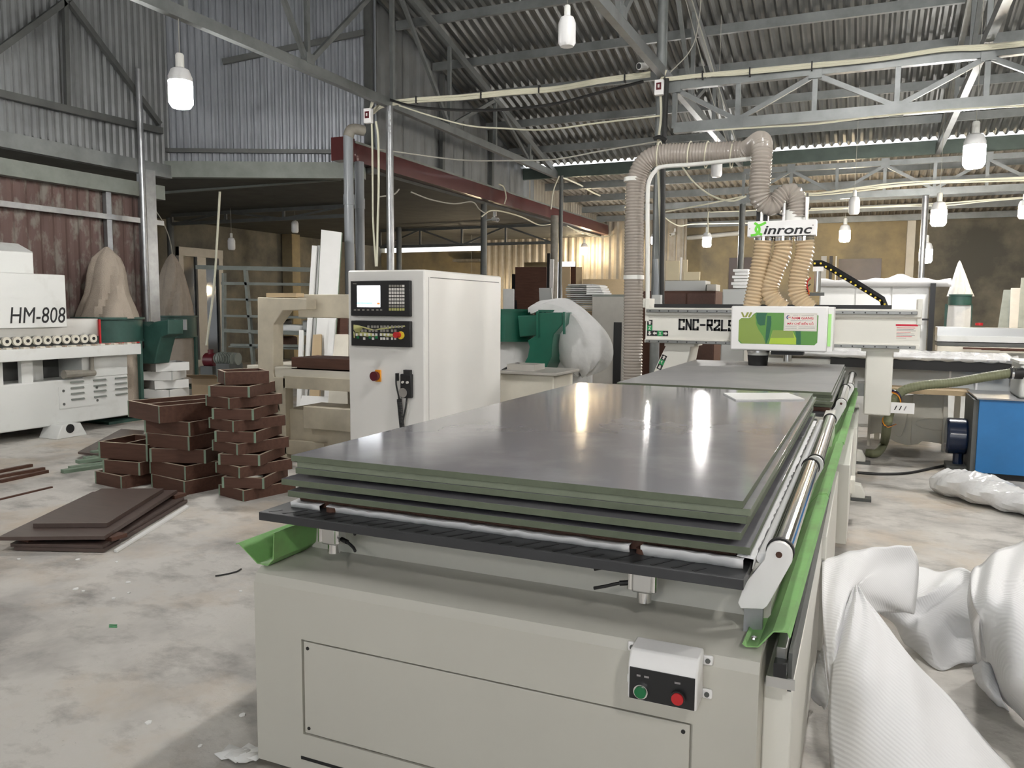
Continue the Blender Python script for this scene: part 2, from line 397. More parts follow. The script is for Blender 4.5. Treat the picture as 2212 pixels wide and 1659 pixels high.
MB().box((-11.8,2,0),(-11.6,YF+.2,3.03)).build('wall_annex', 'mustard_dark', kind='structure')
MB().prism([(XA,5.97),(XC,7.0),(XC,16.9),(-6.3,YF),(-11.7,YF),(-11.7,2),(XA,2)], 3.03, 3.10, lambda u,v,w: V((u,v,w))).build('ceiling_annex', 'dark_roof', kind='structure')
zl = lambda y: 3.82-.085*(y-12.3)
low = bpy.data.objects.new('ceiling_lean_to', None); COL.objects.link(low); low['kind'] = 'structure'; low.location = (0,15,3.6); FRAME['ceiling_lean_to'] = V((0,15,3.6))
s0 = roof_sheet(XC, 12.36, YF, zl, 'brown_roof', low); xx = XC+1.0
while xx < 8.3:
    c = child_copy(s0, low); c.location = (xx-XC, 0, 0); xx += 1.0
for yp in (13.2, 14.3, 15.4, 16.5, 17.6): MB().beam((XC,yp,zl(yp)-.07),(8.5,yp,zl(yp)-.07),.06,.13).build('purlin', 'steel_paint', low)
MB().box((XC,12.05,3.66),(8.5,12.13,3.862)).build('trim_1', 'green_beam', kind='structure', label='dark green eave beam under the far end of the roof')
# wall beams of the left side
def wallbeam(name, pa, pb, w, h, mt, label): return MB().beam(pa, pb, w, h).build(name, mt, kind='structure', label=label)
zz = lambda px, py: at(px, py, X=XA+.12).z
wallbeam('trim_2', (XA+.08,-9,2.98), (XA+.08,5.9,2.98), .1, .16, 'steel_paint', 'grey steel wall beam at the foot of the upper tin sheets')
wallbeam('trim_3', (XA+.1,-9,2.70), (XA+.1,5.75,2.70), .12, .17, 'pale_beam', 'pale beam above the rusty sheets')
wallbeam('trim_4', (XA+.1,-9,2.33), (XA+.1,5.75,2.33), .05, .06, 'galv', 'thin bright rail across the rusty sheets')
for yy in (3.2, 4.95): MB().box((XA+.03,yy,.0),(XA+.09,yy+.07,2.62)).build('trim_5' if yy < 4 else 'trim_6', 'galv', kind='structure', label='upright galvanised stud on the rusty sheets')
dB = (CC-CB).normalized(); nB = V((dB.y,-dB.x,0))
wallbeam('trim_7', CB+nB*.07+V((0,0,3.02)), CC+nB*.07+V((0,0,3.02)), .12, .20, 'pale_beam', 'broad grey green lintel under the slanted tin wall')
wallbeam('trim_8', CB+nB*.07+V((0,0,3.26)), CC+nB*.07+V((0,0,3.26)), .04, .05, 'steel_dark', 'thin girt low on the slanted tin wall')
wallbeam('trim_9', at(462,157,X=XA)*0+CB+dB*.75+nB*.07+V((0,0,4.35)), CC+nB*.07+V((0,0,4.72)), .04, .07, 'steel_dark', 'sloping girt high on the slanted tin wall')
# girts and studs of the gable wall
for py, yy in (((1),8.9),((2),10.6)):
    wallbeam('trim_%d' % (10+py), (XC+.06,yy,3.3), (XC+.06,yy,roofz(yy)-.05), .06, .07, 'steel_dark', 'dark upright stud on the gable sheets')
wallbeam('trim_13', CC+V((.05,.05,3.0)), CC+V((.05,.05,roofz(7.0))), .10, .14, 'steel_dark', 'dark steel upright where the two tin walls meet')
# diagonal frame standing against the left wall
def frame_left():
    fr = thing('wall_truss', (XA+.15, 4, 3.3), 'dark steel triangular frame against the left tin wall', 'truss')
    q = lambda a,b: at(a,b,X=XA+.14)
    for nm, a, b, w in (('chord',(-60,188),(350,283),.075),('brace',(-30,128),(140,4),.06),('brace',(150,4),(345,268),.06),('stud',(140,0),(146,228),.05)):
        MB().beam(q(*a), q(*b), .05, w).build(nm, 'steel_dark', fr)
frame_left()
# red gutter beam along the annex
gb = thing('gutter_beam', (XC,7,3.1), 'long dented dark red gutter beam over the annex opening', 'beam')
rows = []
for i in range(60):
    y = 6.45+i*.18; dn = sum(a*math.exp(-((y-c)/.13)**2) for c, a in ((10.55,.05),(10.95,-.035),(11.5,.04),(13.1,.02)))
    rows.append([V((XC+.02,y,3.07)),V((XC+.16-dn,y,3.07+dn*.3)),V((XC+.165-dn*1.3,y,3.16)),V((XC+.16-dn,y,3.285)),V((XC+.10,y,3.30)),V((XC+.02,y,3.30))])
MB().grid(rows).build('gutter', 'red_beam', gb, solid=.004)
MB().box((XC-.02,6.3,3.05),(XC+.2,6.47,3.32)).build('end_cap', 'red_beam', gb)
MB().box((XC+.0,6.6,3.30),(XC+.12,17.0,3.33)).build('ledge', 'pale_beam', gb)
# ---------------------------------------------------------------- trusses, girders, posts
X1, X2, X3, YP = -3.83, -.57, 2.31, 6.58
def roof_truss(xp, label, nodes, y0=1.0, mt='steel_paint'):
    t = thing('roof_truss', (xp, 6.5, 3.7), label, 'truss', 'roof trusses of the hall')
    zt_ = lambda y: roofz(y)-.19
    MB().beam((xp,y0,3.7),(xp,12.05,3.7),.07,.10).build('bottom_chord', mt, t)
    MB().beam((xp,y0,zt_(y0)),(xp,12.05,zt_(12.05)),.06,.09).build('top_chord', mt, t)
    up = True
    for i, y in enumerate(nodes):
        MB().beam((xp,y,3.7),(xp,y,zt_(y)),.045,.045).build('web_post', mt, t)
        if i+1 < len(nodes):
            a, b = y, nodes[i+1]
            p0, p1 = ((xp,a,3.74),(xp,b,zt_(b))) if up else ((xp,a,zt_(a)),(xp,b,3.74))
            MB().beam(p0, p1, .04, .05).build('web_brace', mt, t)
            MB().beam(V(p0)-V((0,0,.0)), V(p0)+V((0,.001,.10)), .08, .12).build('gusset', mt, t)
            up = not up
    return t
roof_truss(X1, 'grey steel roof truss running back above the control cabinet', [1.9, 3.4, 5.0, 6.58, 8.0, 9.45, 10.8, 12.0])
roof_truss(X2, 'grey steel roof truss running back above the ribbed duct', [1.9, 3.4, 5.0, 6.58, 8.0, 9.45, 10.8, 12.0])
roof_truss(X3, 'pale lit roof truss running back above the brightest right lamp', [5.0, 6.58, 8.0, 9.45, 10.8, 12.0], y0=4.2)
def girder(yp, x0, x1, zt_, zb_, step, label, xs0, flip):
    g = thing('lattice_girder', ((x0+x1)/2, yp, zb_), label, 'girder')
    MB().beam((x0,yp,zt_),(x1,yp,zt_),.07,.08).build('top_chord', 'steel_paint', g)
    MB().beam((x0,yp,zb_),(x1,yp,zb_),.08,.10).build('bottom_chord', 'steel_paint', g)
    x = xs0; k = flip
    xs = [x0]
    while x < x1: xs.append(x); x += step
    for i, x in enumerate(xs):
        MB().beam((x,yp,zb_),(x,yp,zt_),.045,.05).build('web_post', 'steel_paint', g)
        if i+1 < len(xs):
            za, zc = (zt_-.03, zb_+.03) if (i+k) % 2 == 0 else (zb_+.03, zt_-.03)
            MB().beam((x,yp,za),(xs[i+1],yp,zc),.035,.045).build('web_brace', 'steel_paint', g)
        zg = zt_ if (i+k) % 2 == 0 else zb_
        MB().box((x-.06,yp-.045,zg-.07),(x+.06,yp-.035,zg+.07)).build('gusset', 'steel_paint', g)
    return g
xs = [at(q,200,Y=YP).x for q in (1595,1760,1945,2130)]
girder(YP, X2+.12, 5.6, 3.57, 3.15, (xs[3]-xs[0])/3, 'near lattice girder with cream cables tied along its top chord', xs[0], 0)
xs = [at(q,390,Y=12.1).x for q in (1710,1810,1912,2018)]
girder(12.02, X2+.06, 7.0, 3.56, 3.10, (xs[3]-xs[0])/3, 'far lattice girder below the green eave beam', xs[0], 1)
def post(x, y, r, zt_, mt, label, name='steel_post', group='round posts of the hall', square=False):
    t = thing(name, (x,y,0), label, 'post', group)
    m = MB()
    (m.box((x-r,y-r,0),(x+r,y+r,zt_)) if square else m.cyl((x,y,0),(x,y,zt_),r,14)); m.build('shaft', mt, t)
    k_ = 1.1 if square else 2
    MB().box((x-r*k_,y-r*k_,0),(x+r*k_,y+r*k_,.015)).build('base_plate', 'steel_dark', t)
    return t
post(X1+.02, YP-.1, .045, 3.66, 'galv', 'pale grey post with cream cables behind the control cabinet')
p2 = at(1420, 500, Y=YP); post(p2.x, YP, .05, roofz(YP)-.1, 'steel_paint', 'grey post with a black conduit beside the ribbed duct')
pf = at(1210, 600, Y=11.9); post(pf.x, 11.9, .035, 3.66, 'steel_dark', 'thin dark post beside the blotched concrete pole')
pc = at(1197, 560, Y=12.6); post(pc.x, 12.6, .075, 3.05, 'concrete_pole', 'blotched concrete pole carrying the far end of the red gutter')
pm = at(1045, 540, Y=10.5); post(pm.x, 10.5, .055, 3.05, 'steel_dark', 'dark post with a small white camera under the red gutter')
pr_ = at(1600, 560, Y=12.02); post(pr_.x, 12.02, .05, 3.04, 'steel_dark', 'dark post behind the gantry sign box')
pg = at(1994, 520, Y=12.02); post(pg.x, 12.02, .045, 3.04, 'galv', 'shiny galvanised post between the lamps at the right back')
pl = at(308, 420, X=XA+.33); post(pl.x, pl.y, .035, 4.05, 'galv', 'tall shiny galvanised pipe at the left wall corner')
pl2 = at(324, 500, X=XA+.09); post(pl2.x, pl2.y-.03, .075, 2.95, 'galv', 'square galvanised column at the left wall corner', square=True)
pd = at(372, 620, Y=10.2); post(pd.x, 10.2, .07, 3.03, 'steel_dark', 'dark column inside the annex beside the glass door')
py_ = at(630, 600, X=-11.42); post(-11.42, py_.y, .15, 3.03, 'mustard', 'tan plastered pillar on the annex wall', square=True)
px_ = at(862, 550, Y=13.4); post(px_.x, 13.4, .06, 3.03, 'steel_dark', 'dark post beside the soot-stained yellow wall')
# grey drain pipes at the gutter end
for a, lb, top in ((748,'left grey plastic drain pipe with an elbow top',3.30),(771,'right grey plastic drain pipe under the red gutter end',3.06)):
    b_ = at(a+6, 460, Y=6.2 if a < 760 else 6.55); t = thing('drain_pipe', (b_.x,b_.y,0), lb, 'pipe', 'drain pipes')
    MB().cyl((b_.x,b_.y,0),(b_.x,b_.y,top),.058,16).build('pipe', 'pvc_grey', t)
    MB().cyl((b_.x,b_.y,2.5),(b_.x,b_.y,2.62),.066,16).build('coupling', 'pvc_grey', t)
    if a < 760: MB().tube(spline([(b_.x,b_.y,3.28),(b_.x+.02,b_.y+.02,3.36),(b_.x+.06,b_.y+.06,3.38),(b_.x+.10,b_.y+.16,3.38)],4),.062,14).build('elbow', 'concrete_pole', t)
# annex roof frames
def dark_truss(yp, pa, pb, top, label, diag):
    z0 = at(pa[0],pa[1],Y=yp).z; xa_, xb2 = at(pa[0],pa[1],Y=yp).x, at(pb[0],pb[1],Y=yp).x; z1 = min(2.99,at(top[0],top[1],Y=yp).z)
    t = thing('annex_truss', ((xa_+xb2)/2,yp,z0), label, 'truss')
    MB().beam((xa_,yp,z0),(xb2,yp,z0),.05,.06).build('bottom_chord','steel_dark',t); MB().beam((xa_,yp,z1),(xb2,yp,z1),.05,.06).build('top_chord','steel_dark',t)
    n = diag
    for i in range(n+1):
        x = xa_+(xb2-xa_)*i/n; MB().beam((x,yp,z0),(x,yp,z1),.04,.04).build('web_post','steel_dark',t)
        if i < n:
            xn = xa_+(xb2-xa_)*(i+1)/n; a, b = (z0,z1) if i % 2 == 0 else (z1,z0)
            MB().beam((x,yp,a),(xn,yp,b),.03,.035).build('web_brace','steel_dark',t)
dark_truss(9.6, (372,484), (748,466), (372,440), 'black truss under the annex roof beside the tan bag', 3)
dark_truss(13.6, (822,534), (1192,520), (822,499), 'black truss under the annex roof above the control cabinet', 4)
# pale truss just under the lintel of the slanted opening
t = thing('lintel_truss', CB+V((1,0.5,2.8)), 'pale dusty flat truss just below the grey green lintel', 'truss')
lo = lambda a,b: at(a,b,Y=7.4)
MB().beam(lo(335,416), lo(735,385), .05, .06).build('bottom_chord','pale_beam',t)
MB().beam(lo(338,412), lo(520,378), .04, .05).build('brace','pale_beam',t)
MB().beam(lo(524,398), lo(524,380), .05, .04).build('web_post','pale_beam',t)
# glazed double door in the annex wall
d0 = at(388,700,X=-11.55).y; d1 = at(482,700,X=-11.55).y; dz = at(420,536,X=-11.55).z
dr = bpy.data.objects.new('door_1', None); COL.objects.link(dr); dr['kind'] = 'structure'; dr['label'] = 'pale framed glass double door in the annex wall'; dr.location = (-11.55,d0,0); FRAME['door_1'] = V((-11.55,d0,0))
for a, b in ((d0,d0+.12),((d0+d1)/2-.12,(d0+d1)/2+.12),(d1-.12,d1)): MB().box((-11.59,a,0),(-11.51,b,dz)).build('stile','alu_frame',dr)
for za, zb2 in ((dz-.18,dz),(0,.15)): MB().box((-11.59,d0,za),(-11.50,d1,zb2)).build('rail','alu_frame',dr)
for a, b in ((d0+.12,(d0+d1)/2-.12),((d0+d1)/2+.12,d1-.12)): MB().box((-11.58,a,.15),(-11.56,b,dz-.18)).build('pane','glass_dark',dr)

# ---------------------------------------------------------------- lamps
def support(c):
    if c.x < XC and c.y > 6: return 3.03
    if c.y > 12.3: return zl(c.y)
    return roofz(c.y) if c.y > RIDGE else zb(c.y)
def led(px, py, lit, label, cord=None, r=.066, size=1.0, pos=None, group=None, **pl):
    c = V(pos) if pos is not None else at(px, py, **pl)
    t = thing('led_bulb', c, label, 'lamp', group, local=True)
    s = size; mt = {0:'bulb_off',1:'lamp_white',2:'lamp_warm',3:'lamp_fill_strong'}[lit]
    MB().lathe([(.01*s,-.115*s),(.05*s,-.11*s),(r*s,-.085*s),(r*s,.035*s)], seg=14).build('diffuser', mt, t)
    MB().lathe([(r*s,.035*s),(r*s,.06*s),(.05*s,.10*s),(.026*s,.112*s)], seg=14).build('housing', 'bulb_off', t)
    MB().lathe([(.024*s,.112*s),(.024*s,.18*s),(.018*s,.19*s)], seg=10).build('socket', 'pvc_white', t)
    cl = (cord if (px,py) == (390,190) else support(c)-c.z-.19*s)
    MB().cyl((0,0,.19*s),(0,0,.19*s+cl),.0032,6).build('cord', 'cable_grey', t)
    return t
l1 = at(390,190,X=X1); led(390,190,1,'glaring lit bulb hanging from the truss at the upper left',3.66-l1.z-.19*1.45,size=1.45,X=X1)
led(1225,68,0,'unlit white bulb hanging under the roof at the top centre',.25,size=1.0,Y=4.1)
led(2105,326,1,'largest lit bulb below the near girder at the right',.3,size=1.45,X=X3)
led(2028,462,1,'lit bulb above the galvanised post at the right back',.5,size=1.45,Y=10.4)
led(2000,546,1,'lit bulb hanging lowest at the right back',.5,size=1.45,Y=12.6)
led(1825,504,2,'warm lit bulb in front of the yellow wall at the right',.5,size=1.45,Y=14.5)
led(1527,518,1,'lit bulb left of the gantry sign box',.75,size=1.15,Y=12.6)
led(1413,516,1,'small lit bulb seen beside the ribbed duct',.5,size=1.0,Y=14.6)
led(1262,538,2,'warm lit bulb glowing against the far tin wall',.6,size=1.2,Y=16.5)
led(1548,362,0,'unlit bulb under the ribbed duct',.3,size=1.05,Y=8.5)
led(1845,444,0,'unlit bulb right of the gantry sign box',.45,size=1.1,Y=10.4)
led(637,490,0,'unlit bulb in the annex near the leaning boards',.5,size=1.0,X=-8.2)
led(500,527,0,'unlit bulb in the annex near the glass door',.7,size=1.0,X=-9.0)
led(2213,452,2,'lit bulb cut by the right picture edge',.5,size=1.0,Y=9.8)
# out-of-view bulbs: the first follows the shadows, the others are added fill
led(0,0,1,'lit bulb in the bay behind the photographer',.6,size=1.4,pos=(2.85,-2.7,3.25))
led(0,0,1,'added unseen bulb inside the yard door',.6,size=1.5,pos=(1.6,-5.6,3.2))  # added to brighten the router's front ledge
led(0,0,1,'added unseen bulb over the front bay at the left',.6,size=1.3,pos=(-3.4,-1.2,3.5))  # added fill for the left side of the hall
led(0,0,3,'added unseen bulb over the right aisle',.6,size=1.3,pos=(4.6,2.6,3.3))  # added strong fill from the right, out of view
led(0,0,1,'added unseen bulb over the far right aisle',.6,size=1.3,pos=(5.6,7.4,3.3))  # added fill for the right back, out of view
led(0,0,3,'added unseen bulb high above the router bed',.6,size=1.4,pos=(1.5,1.9,4.5))  # added above the view to light the gantry front
led(1018,622,2,'added warm bulb hidden behind the control cabinet',.6,size=1.3,Y=15.6)  # added out of sight to warm up the yellow annex wall
# ================================================================ THE ROUTER
cnc = thing('cnc_router', (.6,2.8,0), 'long cream CNC router with gantry, green chutes and chrome rollers', 'machine')
XZ = lambda y: (lambda u,v,w: V((u,w,v)))
YZ = lambda u,v,w: V((w,u,v))
XZY = lambda u,v,w: V((u,w,v))
BX0, BX1, BY = -.06, 1.275, -.10
# bed: profile swept across, with a recess for the front cover plate
prof = [(BY,.05),(BY,.560),(BY+.010,.583),(BY+.032,.596),(BY+.06,.598),(.07,.602),(.094,.610),(.10,.632),(.10,.733),(5.75,.733),(5.75,.05)]
b = MB(); n = len(prof)
vv = [V((BX0,y,z)) for y,z in prof]+[V((BX1,y,z)) for y,z in prof]
ff = [(i,(i+1)%n,n+(i+1)%n,n+i) for i in range(1,n)]+[tuple(range(n-1,-1,-1)),tuple(range(n,2*n))]
b.add(vv, ff)
hx0,hx1,hz0,hz1 = .098,1.142,.158,.424
o4 = [(BX0,.05),(BX1,.05),(BX1,.560),(BX0,.560)]; i4 = [(hx0,hz0),(hx1,hz0),(hx1,hz1),(hx0,hz1)]
q = [V((x,BY,z)) for x,z in o4]+[V((x,BY,z)) for x,z in i4]+[V((x,BY+.012,z)) for x,z in i4]
b.add(q, [(k,(k+1)%4,4+(k+1)%4,4+k) for k in range(4)]+[(4+k,4+(k+1)%4,8+(k+1)%4,8+k) for k in range(4)]+[(8,9,10,11)])
bed = b.build('bed', 'cnc_grey', cnc)
fp = MB().box((hx0+.006,BY+.001,hz0+.005),(hx1-.006,BY+.0118,hz1-.005)).build('front_cover', 'cnc_grey', cnc, bevel=.0015)
for x in (hx0+.02,hx1-.02):
    for z in (hz0+.02,hz1-.022): MB().cyl((x,BY-.001,z),(x,BY+.003,z),.0048,10).build('screw', 'black', fp)
MB().box((.09,BY-.001,.085),(.9,BY+.002,.094)).build('lower_slot', 'black', bed)
for x, y in ((-.05,-.06),(1.2,-.06),(-.05,2.9),(1.2,2.9),(1.2,4.25),(1.2,5.6),(-.05,5.6)):
    f = MB().box((x-.05,y,.02),(x+.09,y+.12,.06)).build('foot', 'cnc_grey', cnc, bevel=.006)
    MB().cyl((x+.02,y+.06,0),(x+.02,y+.06,.02),.04,14).build('pad', 'steel_dark', f)
# side covers with their joint
for y0, y1, x1 in ((.0,1.25,1.335),(1.27,2.55,1.35),(2.75,4.2,1.40),(4.22,5.7,1.42)):
    c = MB().box((BX1,y0,.07),(x1,y1,.50)).build('side_cover', 'cnc_white', cnc, bevel=.004)
for y in (4.15,5.6):
    c = MB().prism([(1.40,.02),(1.49,.02),(1.49,.05),(1.46,.11),(1.40,.12)], y, y+.09, XZY).build('levelling_bracket', 'cnc_white', cnc, bevel=.004)
    MB().box((1.40,y-.01,0),(1.53,y+.10,.02)).build('pad', 'steel_dark', c)
MB().box((1.40,3.35,.22),(1.425,3.5,.30)).build('side_flap', 'cnc_white', cnc)
# tables
def groove(parent, x, y, l, z):
    s = MB(); c, s_ = math.cos(1.0), math.sin(1.0)
    a = V((x,y,0)); bq = V((x+l*.55,y+l*.9,0)); dn = (bq-a).normalized(); sd = V((dn.y,-dn.x,0))*.0036
    s.hexa([a-sd+V((0,0,z-.0005)),a+sd+V((0,0,z-.0005)),bq+sd+V((0,0,z-.0005)),bq-sd+V((0,0,z-.0005))],[a-sd+V((0,0,z+.0008)),a+sd+V((0,0,z+.0008)),bq+sd+V((0,0,z+.0008)),bq-sd+V((0,0,z+.0008))])
    return s.build('groove', 'black', parent)
t1 = MB().box((-.045,-.092,.732),(1.236,2.60,.755)).build('table', 'black_plate', cnc, bevel=.0015)
for k in range(26): groove(t1, -.02+k*.046, -.080, .066 if k % 5 else .035, .755)
t2 = MB().box((.0,2.86,.728),(1.30,5.52,.752)).build('table', 'black_plate', cnc, bevel=.0015)
# spoilboards and the ragged white foam under the first stack
MB().box((.012,.012,.757),(1.205,2.43,.782)).build('spoilboard', 'wood_dark', cnc)
MB().box((.06,2.95,.753),(1.28,5.38,.775)).build('spoilboard', 'wood_dark', cnc)
rnd = random.Random(3)
for x0,x1 in ((.0,.098),(.118,.97),(.998,1.225)):
    m = MB(); k = max(3,int((x1-x0)/.02)); rw = [[],[],[]]
    for i in range(k+1):
        x = x0+(x1-x0)*i/k; j = rnd.uniform(-.003,.003); e = .010 if x > .99 else 0
        rw[0].append(V((x,-.010-e+j,.7555))); rw[1].append(V((x,-.013-e+j,.768+rnd.uniform(0,.004)+e*.7))); rw[2].append(V((x,.02,.772)))
    m.grid(rw).build('foam_edge', 'foam', cnc, solid=.002)
rw = [[],[],[]]
for i in range(81):
    y = -.015+i*.0292; j = rnd.uniform(-.003,.003); rw[0].append(V((1.243+j,y,.7555))); rw[1].append(V((1.246+j,y,.775+rnd.uniform(0,.006)))); rw[2].append(V((1.21,y,.781)))
MB().grid(rw).build('foam_edge', 'foam', cnc, solid=.002)
# pneumatic cylinders under the table
for x, sgn in ((.134,1),(1.004,-1)):
    c = MB().obox((x,.0,.699),(.050,.05,.066)).build('pneumatic_cylinder', 'alu', cnc, bevel=.006)
    for s in (-1,1):
        MB().cyl((x+s*.027,-.022,.674),(x+s*.027,-.022,.732),.007,10).build('tie_rod', 'chrome', c)
    MB().cyl((x,-.0,.640),(x,0,.67),.0165,14).build('rod', 'chrome', c)
    for dz in (.0,.045):
        p = [(x+sgn*.03,-.005,.682+dz),(x+sgn*.055,-.015,.680+dz),(x+sgn*.085,-.03,.673+dz),(x+sgn*.105,-.05,.672+dz)]
        MB().tube(spline(p,5),.0042,8).build('air_hose', 'rubber', c); MB().cyl(p[0],p[1],.0065,8).build('fitting', 'black', c)
MB().cyl((.134,-.005,.756),(.134,-.005,.768),.016,12).build('location_pin', 'wood_dark', cnc); MB().cyl((1.0,-.005,.756),(1.0,-.005,.768),.016,12).build('location_pin', 'wood_dark', cnc)
# chrome rollers on plastic brackets
def bracket(y, x):
    pl = [(x-.082,.668),(x-.076,.656),(x-.028,.662),(x-.020,.670),(x+.027,.775)]+[(x+.0275*math.cos(a),.788+.0275*math.sin(a)) for a in [i*math.pi/8 for i in range(0,9)]]+[(x-.030,.772),(x-.070,.712)]
    c = MB().prism(pl, y-.012, y+.004, XZY).build('roller_bracket', 'plastic_white', cnc, bevel=.0012)
    MB().cyl((x,y-.014,.788),(x,y-.010,.788),.007,10).build('axle', 'wood_dark', c)
    MB().box((x-.07,y+.0,.60),(x-.03,y+.02,.675)).build('stand', 'galv', c)
for y0, y1, x in ((.045,1.06,1.295),(1.16,2.33,1.305),(3.1,4.02,1.335),(4.14,5.25,1.36)):
    r = MB().cyl((x,y0,.788),(x,y1,.788),.027,24).build('roller', 'chrome', cnc)
    MB().cyl((x,y0-.014,.788),(x,y0,.788),.030,20).build('end_ring', 'rubber', r)
    MB().cyl((x,y1,.788),(x,y1+.014,.788),.030,20).build('end_ring', 'rubber', r)
    bracket(y0-.025, x)
MB().box((1.24,.03,.70),(1.265,2.4,.757)).build('side_strip', 'cnc_white', cnc); MB().box((1.262,2.62,.60),(1.31,3.0,.76)).build('strut', 'cnc_white', cnc)
MB().cyl((1.258,.03,.768),(1.266,2.35,.772),.012,14).build('edge_bar', 'foam', cnc)
# green chip chutes
cp = [(1.236,.612),(1.244,.606),(1.268,.610),(1.297,.648),(1.325,.652),(1.330,.640)]
for k, (y0, y1, dx) in enumerate(((-.075,1.30,0),(1.28,2.55,.018),(2.53,3.9,.04),(3.88,5.6,.062))):
    m = MB(); m.add([V((x+dx*.0,y0,z+.002*(k%2))) for x,z in cp]+[V((x+(.018 if k < 3 else .02)+0,y1,z+.002*(k%2))) for x,z in cp], [(i,i+1,len(cp)+i+1,len(cp)+i) for i in range(len(cp)-1)])
    m.v = [V((p.x+dx,p.y,p.z)) for p in m.v]
    c = m.build('chip_chute', 'green', cnc, solid=.003, flat=True)
    MB().lathe([(.007,0),(.006,.004),(.002,.006)], (1.256+dx,y0+.03,.614), 10).build('screw', 'chrome', c)
lp = [(.0,.70),(-.005,.625),(-.025,.606),(-.06,.607),(-.125,.655),(-.135,.652)]
for y0,y1 in ((-.085,1.3),(1.32,2.5)):
    m = MB(); m.add([V((x,y0,z)) for x,z in lp]+[V((x,y1,z)) for x,z in lp], [(i,i+1,len(lp)+i+1,len(lp)+i) for i in range(len(lp)-1)])
    m.build('chip_chute', 'green', cnc, solid=.003, flat=True)
# rails at the side
rl = MB().box((1.300,-.03,.562),(1.322,5.7,.600)).build('side_rail', 'rail_steel', cnc, bevel=.003)
MB().box((1.299,-.06,.545),(1.325,-.03,.575)).build('end_stop', 'black', rl); MB().box((1.325,-.02,.50),(1.333,5.7,.585)).build('toothed_rack', 'steel_dark', rl)
MB().box((1.284,-.05,.517),(1.342,-.045,.540)).build('stop_plate', 'alu', rl)
MB().box((-.10,-.02,.50),(-.06,.0,.545)).build('side_lug', 'alu', cnc)
# push button station
bx = MB().prism([(-.172,.489),(-.172,.566),(-.155,.594),(-.104,.600),(-.104,.489)], 1.016, 1.162, YZ).build('button_box', 'plastic_white', cnc, bevel=.004)
MB().box((1.0205,-.1745,.4925),(1.1575,-.171,.5605)).build('face_plate', 'black', bx)
for x, mt, z in ((1.047,'btn_green',.514),(1.125,'red',.516)):
    MB().cyl((x,-.174,z),(x,-.184,z),.0155,20).build('bezel', 'chrome' if mt == 'btn_green' else 'rubber', bx)
    MB().cyl((x,-.180,z),(x,-.188,z),.0125,20).build('button', mt, bx)
for x in (1.007,1.171):
    for z in (.500,.574):
        MB().obox((x,-.103,z),(.022,.008,.022)).build('lug', 'plastic_white', bx, bevel=.004); MB().cyl((x,-.1075,z),(x,-.110,z),.0055,10).build('screw', 'steel_dark', bx)
for x, w in ((1.036,.008),(1.052,.010),(1.116,.012)): MB().box((x,-.1750,.543),(x+w,-.1743,.547)).build('faint_print', 'ink_grey', bx)
# ---------------------------------------------------------------- gantry
YB = 5.15
gb_ = MB(); gb_.prism([(YB,1.012),(YB,1.04),(YB+.03,1.048),(YB+.03,1.25),(YB,1.258),(YB,1.32),(YB+.24,1.32),(YB+.24,1.012)], -.34, 1.83, YZ)
beam_ = gb_.build('gantry_beam', 'cnc_white', cnc, bevel=.004)
for z in (1.292,1.026):
    r = MB().box((-.325,YB-.022,z-.013),(1.80,YB,z+.013)).build('linear_rail', 'rail_steel', cnc, bevel=.003)
    for k in range(26): MB().cyl((-.29+k*.082,YB-.024,z),(-.29+k*.082,YB-.021,z),.006,8).build('bolt', 'black', r)
MB().box((-.27,YB+.04,1.321),(1.62,YB+.14,1.352)).build('chain_tray', 'black', cnc)
for x0, x1 in ((-.345,-.31),(1.80,1.835)): MB().box((x0,YB+.02,1.2),(x1,YB+.22,1.40)).build('beam_end', 'cnc_white', cnc, bevel=.004)
YT = YB+.029
GL = {'C':[[(1,.8),(1,1),(0,1),(0,0),(1,0),(1,.2)]],'N':[[(0,0),(0,1)],[(0,1),(1,0)],[(1,0),(1,1)]],'-':[[(.1,.5),(.9,.5)]],'R':[[(0,0),(0,1),(.95,1),(.95,.5),(0,.5)],[(.45,.5),(1,0)]],'2':[[(0,.8),(0,1),(1,1),(1,.55),(0,.1),(0,0),(1,0),(1,.15)]],'L':[[(0,1),(0,0),(1,0)]],'S':[[(1,.82),(1,1),(0,1),(0,.55),(1,.45),(1,0),(0,0),(0,.18)]]}
for k_, ch_ in enumerate('CNC-R2LS'):
    m = MB(); ox = -.046+k_*.0602; oz = 1.131-.0035*k_*.2
    for st_ in GL[ch_]:
        for (a,b_),(c,d) in zip(st_,st_[1:]):
            p0 = V((ox+a*.038+.006,YT-.0008,oz+b_*.080+.006)); p1 = V((ox+c*.038+.006,YT-.0008,oz+d*.080+.006)); e_ = (p1-p0).normalized()*.006
            m.beam(p0-e_*1.4,p1+e_*1.4,.017,.0016,up=(0,1,0))
    m.build('lettering','ink',beam_)
